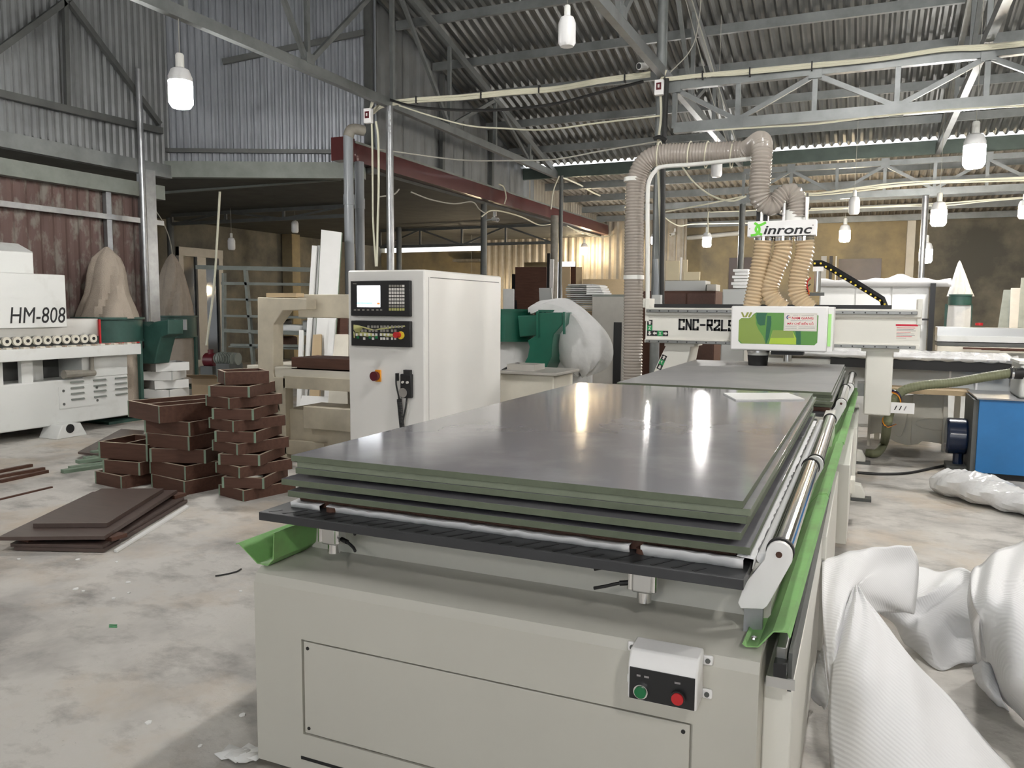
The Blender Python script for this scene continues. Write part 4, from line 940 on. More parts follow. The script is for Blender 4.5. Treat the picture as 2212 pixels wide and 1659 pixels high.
pts = lambda L_,Y: [at(a,b_,Y=Y) for a,b_ in L_]
co2, c2, k2, zd2, z02 = collector(376,548,683,35,7.6,'dust collector with a narrow tan bag tied to a cord','collector_green_old','burlap',727,ph=2.1,lean=0)
MB().prism([(a,b_) for a,b_ in [(at(q[0],q[1],Y=5.05).x,at(q[0],q[1],Y=5.05).z) for q in ((252,695),(310,695),(330,705),(345,695),(374,690),(374,722),(358,728),(352,750),(344,785),(302,785),(308,765),(322,748),(318,728),(305,724),(252,722))]],4.98,5.2,XZY).build('y_duct','collector_green_old',co,bevel=.01)
MB().box((at(377,690,Y=7.2).x,7.19,at(377,712,Y=7.2).z),(at(404,690,Y=7.2).x,7.2,at(404,690,Y=7.2).z)).build('data_plate','alu',co2)
MB().tube(spline([at(372,548,Y=7.6),at(366,515,Y=7.4),at(352,480,Y=7.1),at(333,450,Y=6.9)],5),.008,6).build('tie_cord','cable_grey',co2)
# --- stacked drawers
def drawer(cx,cy,z,rz,lx,ly,h,label,group,mt='wood_dark',edge='wood_edge',corner='wood_edge_green',div=False,name='drawer_box',th=.016):
    t = thing(name,(cx,cy,z),label,'drawer',group,rz=rz,local=True)
    hx,hy = lx/2,ly/2
    for s in (-1,1):
        w = MB().box((s*hx-(th if s > 0 else 0),-hy,0),(s*hx+(0 if s > 0 else th),hy,h)).build('side_panel',mt,t)
        MB().box((s*hx-(th if s > 0 else 0),-hy,h),(s*hx+(0 if s > 0 else th),hy,h+.0015)).build('edge_strip',edge,w)
        for q in (-1,1): MB().box((s*hx-(th if s > 0 else 0),q*hy-.001,0),(s*hx+(0 if s > 0 else th),q*hy+.001,h)).build('end_grain',corner,w)
    for s in (-1,1):
        w = MB().box((-hx+th,s*hy-(th if s > 0 else 0),0),(hx-th,s*hy+(0 if s > 0 else th),h)).build('end_panel',mt,t)
        MB().box((-hx+th,s*hy-(th if s > 0 else 0),h),(hx-th,s*hy+(0 if s > 0 else th),h+.0015)).build('edge_strip',edge,w)
    if div: MB().box((-.008,-hy+th,0),(.008,hy-th,h-.004)).build('divider',mt,t); MB().box((-.008,-hy+th,h-.004),(.008,hy-th,h-.0025)).build('edge_strip',edge,t)
    return t
ordn = ['lowest','second','third','fourth','fifth','sixth','seventh','eighth','ninth','tenth','topmost small']
hh = .0765
for i in range(10):
    odd = i % 2; cxx = -2.42-.018*i+(.0 if odd else 0); cyy = 2.56+.006*i
    drawer(cxx,cyy,i*hh,(-.24 if not odd else .30)+.02*math.sin(i*2.1),.30,.42,hh-.003,'brown drawer box, %s from the floor in the tall right stack' % ordn[i],'brown drawers, tall right stack')
drawer(-2.60,2.64,10*hh,-.62,.27,.30,hh+.012,'small reddish drawer box on top of the tall right stack','brown drawers, tall right stack')
hm_ = .099
for i,(dx,dy,rz) in enumerate(((0,0,-.20),(-.03,.02,-.15),(-.06,.05,.32),(-.08,.05,.0),(-.10,.06,.05))):
    drawer(-2.98+dx,2.52+dy,i*hm_,rz,.42,.40,hm_-.003,'brown drawer box, %s from the floor in the middle stack' % ordn[i],'brown drawers, middle stack')
drawer(-3.14,2.62,5*hm_,-.30,.50,.62,.118,'large divided brown drawer box on top of the middle stack','brown drawers, middle stack',div=True)
for i,(dx,dy,rz) in enumerate(((0,0,-.15),(.06,.03,.1))):
    drawer(-3.50+dx,2.42+dy,i*.095,rz,.34,.34,.092,'brown drawer box, %s in the low left stack' % ('lowest' if i == 0 else 'second'),'brown drawers, low left stack')
drawer(-3.47,2.50,.19,.12,.44,.36,.12,'divided brown drawer box on top of the low left stack','brown drawers, low left stack',div=True)
for i,(dx,dy,rz) in enumerate(((-.05,0,.1),(.10,0,-.35),(.12,-.04,.25),(.06,0,-.40),(.06,-.02,.42),(.08,0,-.35))):
    drawer(-6.32+dx*.6,5.34+dy,i*.105,rz,.36,.40,.10,'white drawer box, %s of the white stack' % ('lowest','second','third','fourth','fifth','topmost')[i],'white drawers stacked beside the boring machine',mt='white_melamine',edge='white_melamine',corner='grey_melamine')
# --- dark panels lying on the floor
def floorpanel(pts, z0, th, label, mt='walnut_face', cat='panel', group='dark panels on the floor', name='furniture_board', edge='wood_dark'):
    q = [at(a,b_,Z=z0+th) for a,b_ in pts]
    o = MB().hexa([V((p.x,p.y,z0)) for p in q],[V((p.x,p.y,z0+th)) for p in q]).build(name,mt,bevel=.001,label=label,cat=cat,group=group)
    return o
floorpanel([(30,1182),(225,1186),(405,1079),(235,1075)],.004,.018,'lowest dark panel of the floor pile')
floorpanel([(22,1174),(222,1178),(398,1074),(225,1070)],.0222,.018,'second dark panel of the floor pile')
floorpanel([(-5,1160),(226,1158),(383,1058),(200,1062)],.062,.020,'largest dark panel of the floor pile, lifted above the rest')
floorpanel([(71,1131),(231,1130),(353,1055),(219,1055)],.0825,.024,'small dark panel topmost of the floor pile')
floorpanel([(246,1187),(252,1189),(408,1093),(402,1090)],.0,.014,'white strip lying along the dark panel pile',mt='white_melamine',cat='strip',group=None,name='white_strip')
for a,b_ in ((40,1168),(220,1166),(360,1075)): 
    p = at(a,b_,Z=.05); MB().box((p.x-.03,p.y+.02,.0405),(p.x+.05,p.y+.12,.0615)).build('packing_block','wood_dark',label='small dark block under the %s of the lifted panel' % {40:'left corner',220:'near right corner',360:'far right corner'}[a],cat='block',group='packing blocks under the dark panel')
floorpanel([(168,976),(260,988),(312,930),(262,926)],.045,.018,'brown board lying beyond the low drawer stack',group=None)
floorpanel([(190,988),(262,994),(318,938),(290,934)],.0,.040,'bundle of brown boards under the tilted board',group=None)
for k in range(6):
    a = at(135+k*16,1022-k*7,Z=0); z = .0+.026*(k//2)
    o = MB().beam(a+V((0,0,z+.013)), a+V((.18,.62,z+.013)), .07, .025).build('green_edged_strip','wood_edge_green',label='green edged board strip, number %s from the left in the small pile' % ('one','two','three','four','five','six')[k],cat='strip',group='green edged strips in a pile')
for k,(a,b_) in enumerate((((-20,1022),(68,1005)),((-20,1033),(95,1012)),((0,1040),(102,1018)))):
    MB().beam(at(*a,Z=.012),at(*b_,Z=.012),.035,.022).build('dark_strip','wood_dark',label=('upper','middle','lower')[k]+' dark strip lying at the left picture edge',cat='strip',group='dark strips on the floor')
MB().beam(at(-10,1081,Z=.005),at(112,1052,Z=.005),.02,.01).build('thin_batten','wood_dark',label='single thin brown batten left of the panel pile',cat='strip')
# --- beige press frame behind the drawers
pr2 = thing('press_frame', (-2.9,3.8,0), 'beige steel press frame with a slab table left of the cabinet', 'machine')
PX = lambda L_,Y: [(at(a,b_,Y=Y).x,at(a,b_,Y=Y).z) for a,b_ in L_]
YPf = 3.55
MB().prism(PX(((556,642),(662,645),(662,669),(611,671),(590,701),(590,806),(607,893),(580,862),(557,852)),YPf),YPf,YPf+.13,XZY).build('c_frame','beige_steel',pr2,bevel=.006)
pbox(644,636,760,686,YPf+.2,.2).build('cross_beam','beige_steel',pr2,bevel=.006)
pbox(534,799,760,813,YPf+.02,.75).build('slab','cream_furn',pr2,bevel=.004)
pbox(545,813,560,833,YPf+.05,.6).build('slab_rib','beige_steel',pr2)
pbox(612,820,760,838,YPf,.06).build('apron','beige_steel',pr2)
a = at(590,815,Y=YPf); b2 = at(616,830,Y=YPf); MB().box((a.x,YPf,.0),(b2.x,YPf+.1,a.z)).build('leg','beige_steel',pr2,bevel=.004)
pbox(617,893,760,956,YPf+.05,.5).build('trough','beige_steel',pr2); pbox(655,885,760,925,YPf-.05,.08).build('trough_lip','beige_steel',pr2,bevel=.006)
pbox(596,958,700,978,YPf,.07).build('stretcher','beige_steel',pr2)
for x in (-2.75,-2.35): MB().box((x,4.1,0),(x+.08,4.18,.75)).build('leg','beige_steel',pr2)
tr = pbox(630,777,755,797,YPf+.02,.35).build('dark_tray','wood_dark',label='shallow dark brown tray resting on the press slab',cat='tray')
MB().beam(at(595,794.5,Y=YPf+.0),at(640,794,Y=YPf-.0),.02,.01).build('batten','cream_furn',label='pale batten lying on the press slab',cat='strip')
bk = pbox(575,633,640,642,YPf+.02,.1).build('cardboard_sleeve','mdf',label='torn cardboard sleeve on top of the press frame',cat='box')
# --- boards leaning behind the press
def lean(pxs, Y0, Y1, mt, label, edge=None, th=.02):
    (a,b_,c,d) = pxs
    P = [at(*a,Y=Y0),at(*b_,Y=Y0),at(*c,Y=Y1),at(*d,Y=Y1)]
    for i,j in ((0,3),(1,2)): P[i] = P[j]+(P[i]-P[j])*(P[j].z/(P[j].z-P[i].z))
    return panel('leaning_board',mt,P,th,label,'board','boards leaning behind the press',edge=edge)
lean(((676,860),(716,862),(738,502),(694,496)),5.2,5.9,'white_melamine','widest white board leaning behind the press frame',edge='wood_edge_green')
lean(((653,860),(661,860),(684,531),(674,530)),5.2,5.85,'white_melamine','bright narrow white board at the left of the leaning row',edge='wood_edge_green')
lean(((662,862),(675,862),(691,530),(685,530)),5.25,5.9,'grey_melamine','grey edged board second from the left of the leaning row',edge='wood_edge_green')
lean(((641,860),(650,860),(655,713),(646,713)),5.1,5.4,'white_melamine','short white board leaning at the far left of the row')
lean(((700,862),(712,862),(724,690),(712,690)),5.1,5.5,'white_melamine','white edged board seen under the cross beam')
lean(((712,862),(748,862),(752,640),(730,640)),5.3,5.7,'wood_dark','brown board leaning beside the cabinet')
lean(((668,862),(690,862),(694,722),(676,723)),5.05,5.4,'mdf','short raw board leaning under the cross beam')
lean(((644,890),(712,893),(712,857),(652,854)),4.7,4.9,'white_melamine','low white panel leaning under the press slab')
lean(((718,780),(752,780),(752,722),(724,722)),4.9,5.1,'cream_furn','cracked cream panel beside the cabinet')
# --- steel rack in the annex
rk = thing('steel_rack', at(560,800,Y=7.4)*1, 'dusty grey steel rack with many rails behind the press', 'rack'); 
YR = 7.3
for a,b_,h in (((425,577),(690,583),.06),((480,612),(690,615),.04),((482,646),(560,648),.03),((482,682),(680,686),.035),((485,714),(700,722),.05),((500,745),(700,748),.035)):
    MB().beam(at(*a,Y=YR),at(*b_,Y=YR),.05,h).build('rail','pale_beam',rk)
for a,b_ in (((484,590),(482,770)),((530,578),(552,790)),((690,580),(690,790)),((480,770),(480,800))):
    e1_ = at(*b_,Y=YR); MB().beam(at(*a,Y=YR),V((e1_.x,YR,0)),.045,.05).build('upright','pale_beam',rk)
for yy in (716,749,683): MB().box((at(490,yy,Y=YR).x,YR+.03,at(490,yy,Y=YR).z-.01),(at(690,yy,Y=YR).x,YR+.55,at(490,yy,Y=YR).z+.01)).build('shelf','pale_beam',rk)
for k,(a,b_,c,d,mt,lb) in enumerate(((556,690,598,714,'black','black cloth bundle on the second shelf of the rack'),(600,702,650,716,'white_melamine','white sheet bundle on the second shelf of the rack'),(560,728,610,747,'wood_dark','dark box on the lower shelf of the rack'),(652,692,676,715,'grey_melamine','grey sheet pile on the rack'))):
    pbox(a,b_,c,d,YR+.08,.35).build('stored_bundle',mt,label=lb,cat='bundle',bevel=.03)
# --- motors, carton, tan barrel
em = thing('electric_motor', at(492,800,Y=6.9), 'grey finned electric motor below the steel rack', 'motor')
p = at(492,775,Y=6.6); MB().cyl(p+V((-.16,0,0)),p+V((.14,.05,0)),.085,18).build('body','pale_beam',em); MB().cyl(p+V((-.19,0,0)),p+V((-.16,0,0)),.075,18,.085).build('end_bell','pale_beam',em)
for k in range(9): MB().cyl(p+V((-.12+k*.028,0,0)),p+V((-.112+k*.028,.001,0)),.092,18).build('fin','pale_beam',em)
MB().box((p.x-.12,p.y-.1,0),(p.x+.12,p.y+.15,p.z-.06)).build('base_box','steel_dark',em)
em2 = thing('red_pump', at(455,800,Y=6.9), 'dark red pump beside the grey motor', 'pump'); p = at(458,778,Y=6.8)
MB().cyl(p+V((-.1,0,0)),p+V((.06,.02,0)),.10,16).build('body','maroon',em2); MB().cyl(p+V((-.02,0,.08)),p+V((-.02,0,.15)),.04,12).build('port','maroon',em2); MB().box((p.x-.12,p.y-.1,0),(p.x+.1,p.y+.12,p.z-.08)).build('base_box','steel_dark',em2)
ct = thing('carton', at(448,962,Y=6.3), 'open brown carton behind the drawer stacks', 'carton')
pbox(418,818,478,962,6.3,.4).build('carton_body','carton',ct)
a1,a2 = at(418,818,Y=6.3),at(476,818,Y=6.3)
panel('flap','carton',[a1,a2,a2+V((.05,-.16,.06)),a1+V((-.05,-.16,.06))],.005,None,None,parent=ct); panel('flap','carton',[a2,a2+V((0,.4,0)),a2+V((.14,.42,-.05)),a2+V((.16,0,-.08))],.005,None,None,parent=ct)
# ================================================================ RIGHT SIDE
def ps(L_, n=6, **k): return spline([at(q[0],q[1],Z=q[2]) if len(q) == 3 else at(q[0],q[1],**k) for q in L_], n)
def foam(name, patches, label, group):
    m = MB()
    for rows, wob, fr_ in patches:
        m.grid(patch([[at(a,b_,Z=z) for a,b_,z in r] for r in rows],9,9,wob,fr_))
    for v in m.v: v.z = max(v.z,.003)
    return m.build(name,'foam_sheet_mat',solid=.003,label=label,cat='foam sheet',group=group)
fm = mat('foam_sheet_mat',(.85,.85,.855),.6); nt = fm.node_tree; N_ = nt.nodes
tc_ = N_.new('ShaderNodeTexCoord'); wv = N_.new('ShaderNodeTexWave'); wv.inputs['Scale'].default_value = 34; wv.inputs['Distortion'].default_value = .6; wv.bands_direction = 'DIAGONAL'
bp_ = N_.new('ShaderNodeBump'); bp_.inputs['Strength'].default_value = .12; bp_.inputs['Distance'].default_value = .01
nt.links.new(tc_.outputs['Object'],wv.inputs['Vector']); nt.links.new(wv.outputs['Fac'],bp_.inputs['Height']); nt.links.new(bp_.outputs[0],N_['Principled BSDF'].inputs['Normal'])
N_['Principled BSDF'].inputs['Subsurface Weight'].default_value = 0.0
foam('foam_sheet',[
 ([[(1842,1276,.39),(1848,1268,.40),(1853,1268,.40),(1858,1276,.39)],
   [(1812,1360,.33),(1845,1350,.38),(1890,1345,.37),(1928,1372,.33)],
   [(1796,1460,.25),(1850,1450,.32),(1940,1440,.31),(2010,1462,.25)],
   [(1790,1560,.15),(1880,1550,.23),(1990,1540,.23),(2092,1558,.14)],
   [(1797,1690,.03),(1920,1690,.12),(2080,1690,.12),(2215,1688,.03)]],.007,3),
 ([[(1776,1212,.41),(1835,1192,.42),(1905,1181,.42),(1968,1178,.40)],
   [(1776,1300,.37),(1826,1262,.40),(1900,1228,.36),(1984,1222,.32)],
   [(1784,1400,.30),(1812,1350,.36),(1856,1272,.36),(1976,1318,.20)],
   [(1792,1480,.20),(1816,1420,.28),(1880,1330,.26),(1968,1322,.16)]],.002,4),
 ([[(1976,1225,.22),(2022,1232,.20),(2078,1230,.22),(2115,1238,.26)],
   [(1976,1280,.20),(2030,1268,.22),(2080,1262,.20),(2120,1280,.24)],
   [(1900,1320,.16),(1990,1325,.13),(2060,1315,.17),(2125,1330,.18)],
   [(1935,1352,.06),(2000,1372,.10),(2065,1368,.08),(2130,1372,.12)],
   [(1955,1392,.01),(2022,1442,.01),(2080,1436,.01),(2138,1428,.02)]],.007,2),
 ([[(1778,1392,.16),(1768,1420,.14),(1760,1450,.11)],[(1782,1430,.15),(1772,1470,.11),(1750,1500,.05)],[(1790,1500,.10),(1784,1530,.05),(1770,1522,.02)]],.003,3)],
 'long curled white foam sheet on the floor beside the router','white foam sheets')
foam('foam_sheet',[
 ([[(2096,1240,.34),(2122,1214,.36),(2170,1184,.38),(2250,1146,.40)],
   [(2098,1285,.40),(2135,1276,.43),(2185,1256,.44),(2270,1226,.44)],
   [(2118,1335,.36),(2152,1336,.38),(2205,1346,.40),(2290,1350,.38)],
   [(2126,1390,.22),(2150,1430,.22),(2195,1470,.24),(2290,1500,.24)],
   [(2138,1440,.03),(2162,1500,.01),(2222,1568,.01),(2310,1610,.01)]],.008,2.3),
 ([[(2096,1240,.34),(2090,1300,.26),(2100,1370,.14),(2112,1440,.01)],[(2150,1200,.28),(2180,1240,.2),(2200,1300,.10),(2210,1340,.01)]],.003,3),
 ([[(2100,1440,.10),(2124,1428,.14),(2150,1440,.12)],[(2108,1470,.06),(2130,1480,.09),(2160,1500,.06)],[(2125,1492,.01),(2150,1520,.01),(2180,1535,.01)]],.002,3)],
 'bulging bundle of white foam sheet at the right picture edge','white foam sheets')
# --- plastic wrapped roll on the floor
m = MB(); rows = []; rr_ = random.Random(5)
for i in range(49):
    t = i/48; a, b_ = 2030+t*230, 1045+t*62; r = (.082+.016*math.sin(t*5))*(1 if t > .05 else .55+.45*t/.05)
    c = at(a,b_+18,Z=0); ax = V((.42,-.62,0)).normalized(); sd = V((-ax.y,ax.x,0))
    rows.append([c+sd*(1.75*r*math.cos(q)*(1+.10*math.sin(3*q+i*.45)))+V((0,0,max(.004,r+r*math.sin(q)*(1+.16*math.sin(4*q+i*.5)+rr_.uniform(-.07,.07))))) for q in [2*math.pi*k/16 for k in range(16)]])
    rows[-1].append(rows[-1][0])
m.grid(rows); m.add(rows[0][:16],[tuple(range(15,-1,-1))]); m.build('wrapped_roll','plastic_wrap',label='long plastic wrapped roll lying on the floor at the right',cat='roll')
# --- blue pump
bl = at(2105,1034,Z=0); xr = bl.x+.95
pu = thing('vacuum_pump',(bl.x+.4,bl.y+.3,0),'bright blue vacuum pump cabinet with a navy motor at the right','pump')
zt_ = at(2112,862,Y=bl.y).z
MB().box((bl.x,bl.y,.05),(xr,bl.y+.65,zt_)).build('cabinet','blue_paint',pu,bevel=.004)
MB().box((bl.x-.02,bl.y-.02,zt_),(xr+.02,bl.y+.68,zt_+.012)).build('lid','galv',pu); MB().box((bl.x-.035,bl.y+.02,.04),(bl.x,bl.y+.6,zt_-.01)).build('side_grille','steel_dark',pu); MB().box((bl.x+.02,bl.y+.03,0),(xr-.02,bl.y+.6,.05)).build('plinth','black',pu)
c = at(2072,942,Y=bl.y+.35); mo_ = MB().cyl((c.x-.10,c.y,c.z),(bl.x-.03,c.y,c.z),.15,24).build('motor','navy_paint',pu,bevel=.02); MB().box((c.x-.09,c.y-.12,0),(bl.x,c.y+.12,.05)).build('motor_base','steel_dark',pu)
MB().cyl((c.x-.0,c.y,.04),(c.x-.0,c.y,c.z-.1),.04,10).build('motor_foot','navy_paint',pu)
# cable and khaki hose
MB().tube(ps([(1852,1021,.01),(1900,1024,.01),(1960,1022,.01),(2020,1010,.01),(2060,1002,.01),(2100,996,.012)]),.012,8).build('power_cable','rubber',label='black cable curving over the floor to the blue pump',cat='cable')
hz = thing('ribbed_hose',at(1900,985,Z=0),'khaki hose looping from the gantry leg to the right edge','hose')
kp = [at(1872,978,Z=.04),at(1895,978,Z=.05),at(1910,955,Z=.12),at(1916,920,Y=5.35),at(1924,885,Y=5.3),at(1945,848,Y=5.3),at(1990,833,Y=5.3),at(2060,826,Y=5.35),at(2130,814,Y=5.4),at(2196,804,Y=5.4)]
MB().hose(kp,.036,.02,.03,14).build('hose','hose_khaki',hz)
c = at(2190,806,Y=5.4); MB().cyl(c+V((-.03,0,0)),c+V((.06,.01,.0)),.045,14).build('coupling','rubber',hz); MB().cyl(c+V((-.015,0,0)),c+V((.0,0,0)),.049,14).build('clamp','chrome',hz)
# hose outlet machine at the right edge
om = thing('filter_box',(at(2230,800,Y=5.5).x,5.55,zt_),'white filter box on the blue pump, cut by the right edge','filter box'); a = at(2204,800,Y=5.42); MB().box((a.x,5.42,zt_+.012),(a.x+.45,5.85,at(2204,786,Y=5.42).z)).build('body','mach_white',om,bevel=.02); MB().box((a.x-.01,5.41,at(2204,786,Y=5.42).z),(a.x+.46,5.86,at(2204,783,Y=5.42).z+.01)).build('lid','mach_white',om)
# --- plastic covered worktop on a black beam, steel cabinet underneath
YW = 6.3
wt = thing('covered_worktop',at(2020,900,Y=YW),'long worktop under crinkled plastic with a black front beam','worktop')
bm = at(1790,772,Y=YW); be = at(2196,800,Y=YW)
MB().beam(at(1794,779,Y=YW),at(2192,795,Y=YW),.06,.10).build('front_beam','black',wt)
rows = []
for i in range(41):
    t = i/40; a = at(1640+t*560,757+t*20,Y=YW); wv_ = .012*math.sin(i*1.9)+.008*math.sin(i*4.3)
    rows.append([V((a.x,YW-.045,a.z-.035+wv_*.3)),V((a.x,YW-.05+wv_,a.z-.01)),V((a.x,YW+.02,a.z+.02+wv_)),V((a.x,YW+.35,a.z+.02-wv_)),V((a.x,YW+.75,a.z+.015))])
MB().grid(rows).build('plastic_cover','plastic_wrap',wt,solid=.003)
a0, a1 = at(1640,772,Y=YW), at(2196,790,Y=YW); MB().box((a0.x,YW,a0.z-.05),(a1.x,YW+.75,a0.z+.005)).build('top','mach_white',wt)
zc0 = at(1950,845,Y=YW+.1).z; zc1 = at(1950,790,Y=YW+.1).z
MB().box((at(1800,800,Y=YW+.12).x,YW+.12,zc0),(a1.x,YW+.6,a0.z-.05)).build('steel_body','grey_melamine',wt)
for px_c in (2052,2110,2186): q = at(px_c,820,Y=YW+.1); MB().box((q.x-.008,YW+.1,zc0),(q.x+.008,YW+.12,a0.z-.06)).build('upright','plastic_white',wt)
for px_c in (1815,2180): q = at(px_c,820,Y=YW+.4); MB().box((q.x-.04,YW+.3,0),(q.x+.04,YW+.4,zc0)).build('leg','mach_white',wt)
# wooden plank and carved white furniture part below
zp = at(2000,846,Y=6.0).z
pk = MB().box((at(1880,850,Y=6.0).x,5.95,zp-.02),(at(2100,850,Y=6.0).x,6.28,zp+.02)).build('plank','mdf',label='pale wooden plank over the carved cream bench',cat='plank')
cf = thing('carved_bench',at(1960,965,Z=0),'cream carved bench with scalloped apron behind the khaki hose','bench')
YC = at(1960,963,Z=0).y-.15
pc_ = lambda L_: [(at(a,b_,Y=YC).x,at(a,b_,Y=YC).z) for a,b_ in L_]
MB().prism(pc_(((1878,856),(2048,852),(2048,965),(2030,958),(2010,955),(1992,953),(1982,960),(1960,962),(1935,955),(1912,942),(1900,935),(1878,938))),YC,YC+.03,XZY).build('apron','cream_furn',cf,bevel=.004)
for a,b_,c,d in ((1973,850,1982,958),(1878,850,1884,940),(2040,850,2048,985)): MB().box((at(a,b_,Y=YC).x,YC-.02,0 if a != 1973 else at(a,d,Y=YC).z),(at(c,b_,Y=YC).x,YC,at(a,b_,Y=YC).z)).build('stile','cream_furn',cf)
MB().box((at(1880,852,Y=YC).x,YC,zp-.06),(at(2090,852,Y=YC).x,YC+.5,zp-.021)).build('seat','cream_furn',cf)
for x_ in (1890,2060): q = at(x_,900,Y=YC+.45); MB().box((q.x,YC+.42,0),(q.x+.05,YC+.47,zp-.06)).build('leg','cream_furn',cf)
ring = [V((at(1996,915,Y=YC).x+.10*math.cos(t)*(1.9),YC-.006,at(1996,915,Y=YC).z+.055*math.sin(t))) for t in [i*2*math.pi/24 for i in range(25)]]
MB().tube([p+V((.12,0,0)) for p in ring],.006,6).build('moulding','cream_furn',cf)
MB().tube(spline([V((at(a,b_,Y=YC).x,YC-.006,at(a,b_,Y=YC).z)) for a,b_ in ((1925,872),(1960,872),(1958,905),(1945,942),(1925,930))],5),.006,6).build('moulding','cream_furn',cf)
# --- white cabinets under a sheet
def cabinet(x0,y0,x1,Y,dep,mt,label,cat='cabinet',name='storage_cabinet',doors=1,z0=0.0,frame=None,group=None):
    a = at(x0,y0,Y=Y); b_ = at(x1,y0,Y=Y); t = thing(name,((a.x+b_.x)/2,Y+dep/2,z0),label,cat,group)
    MB().box((a.x,Y,z0),(b_.x,Y+dep,a.z)).build('carcass',mt,t,bevel=.004)
    w = (b_.x-a.x)/doors
    for k in range(doors): MB().box((a.x+k*w+.01,Y-.018,z0+.03),(a.x+(k+1)*w-.01,Y,a.z-.03)).build('door',frame or mt,t,bevel=.002)
    return t
wc = cabinet(1772,612,2008,8.0,.6,'white_melamine','white cabinet row under a rumpled cloth behind the gantry',doors=3)
rows = []
for i in range(31):
    t = i/30; a = at(1765+t*290,604,Y=7.97); up = .05*math.exp(-((t-.62)/.12)**2)+.012*math.sin(i*1.1)
    rows.append([V((a.x,7.93,a.z-.075)),V((a.x,7.92,a.z-.01)),V((a.x,8.0,a.z+up)),V((a.x,8.35,a.z+up+.01)),V((a.x,8.65,a.z))])
MB().grid(rows).build('dust_sheet','foam',solid=.006,label='rumpled white cloth spread over the white cabinets',cat='cloth')
ur = thing('black_upright',at(2015,800,Y=7.9),'black steel upright at the end of the white cabinets','post'); q = at(2012,700,Y=7.9); MB().box((q.x-.03,7.86,0),(q.x+.02,7.93,at(2012,612,Y=7.9).z)).build('upright','black',ur); MB().beam(V((at(1992,690,Y=7.9).x,7.9,at(1992,690,Y=7.9).z)),V((q.x,7.9,at(1992,690,Y=7.9).z)),.03,.02).build('crossbar','black',ur)
# sliding table saw at the right back
YS_ = 8.9
ts = thing('panel_saw',at(2120,850,Y=YS_),'white sliding panel saw with long aluminium rails at the right back','saw')
for a,b_,h,mt in ((706,724,.10,'alu'),(724,736,.06,'mach_white'),(738,745,.03,'steel_dark'),(746,757,.05,'cream_furn')):
    p0 = at(2022,(a+b_)/2,Y=YS_-.12*(a-700)/40); MB().beam(p0,V((p0.x+2.2,p0.y,p0.z)),.35,abs(at(2022,a,Y=YS_).z-at(2022,b_,Y=YS_).z)).build('rail',mt,ts)
MB().box((at(2040,760,Y=YS_).x,YS_,0),(at(2040,760,Y=YS_).x+1.6,YS_+.5,at(2040,757,Y=YS_).z)).build('pedestal','mach_white',ts)
q = at(2115,703,Y=YS_); MB().cyl(q,q+V((0,0,.03)),.04,12).build('red_knob','red',ts)
# loose strips on it
for k in range(3): p0 = at(2080+k*40,752+k*2,Y=8.5); MB().beam(p0,p0+V((.75,-.05,-.0)),.06,.02).build('dark_strip','wood_dark',label=('nearest','middle','far right')[k]+' dark strip on the panel saw rails',cat='strip',group='dark strips on the saw')
# dust collector right back
collector(2074,563,638,27,10.2,'dust collector with a white bag and green band at the right back','collector_green_old','bag_white',657,ph=1.0,lean=-.03,lower='bag_white',cone=2)
# leaning sheets at the far right
for k,(pp,mt,lb) in enumerate(((((2156,705),(2180,705),(2184,626),(2168,626)),'pale_beam','narrow grey sheet tilted at the right back'),(((2180,705),(2206,705),(2208,622),(2184,622)),'alu_frame','pale sheet tilted at the right back'),(((2200,690),(2260,690),(2262,600),(2206,600)),'pale_beam','greenish sheet cut by the right picture edge at the back'))):
    Y0 = 11.0-.3*k; P = [at(*pp[0],Y=Y0),at(*pp[1],Y=Y0),at(*pp[2],Y=Y0+.35),at(*pp[3],Y=Y0+.35)]
    for i,j in ((0,3),(1,2)): P[i] = P[j]+(P[i]-P[j])*(P[j].z/(P[j].z-P[i].z))
    panel('tilted_sheet',mt,P,.02,lb,'sheet','sheets tilted at the right back')
# ================================================================ CENTRE BACK
# green twin dust collector
Yg = 6.0
gc = thing('dust_collector',at(1190,950,Y=Yg),'bright green twin dust collector with white bags left of the duct','dust collector','dust collectors')
def drum(px,py0,py1,half,nm='drum'):
    c = at(px,py0,Y=Yg+.1); k = at(px+half,py0,Y=Yg).x-c.x; z1 = at(px,py0,Y=Yg).z; z0 = at(px,py1,Y=Yg).z
    d_ = MB().lathe([(k*.95,z0),(k,z0+.01),(k,z1-.01),(k*.95,z1)],(c.x,Yg+.3,0),28).build(nm,'collector_green',gc)
    for z in (z0,z1): MB().lathe([(k*1.06,z-.012),(k*1.06,z+.012)],(c.x,Yg+.3,0),28).build('rim','collector_green',d_)
    return c,k,z0,z1
cA = drum(1085,670,736,42); cB = drum(1190,672,730,40)
MB().prism(PX(((1118,682),(1166,680),(1166,724),(1122,728)),Yg),Yg+.0,Yg+.3,XZY).build('link_duct','collector_green',gc,bevel=.01)
du_ = MB().prism(PX(((1163,675),(1221,675),(1221,700),(1202,722),(1198,745),(1197,770),(1183,800),(1130,800),(1146,770),(1150,748),(1146,735),(1163,725)),Yg-.12),Yg-.2,Yg+.15,XZY).build('curved_duct','collector_green',gc,bevel=.008)
for p0,p1 in (((1162,672),(1162,728)),((1219,674),(1219,722))): MB().beam(at(*p0,Y=Yg-.2),at(*p1,Y=Yg-.2),.02,.03).build('flange','collector_green',du_)
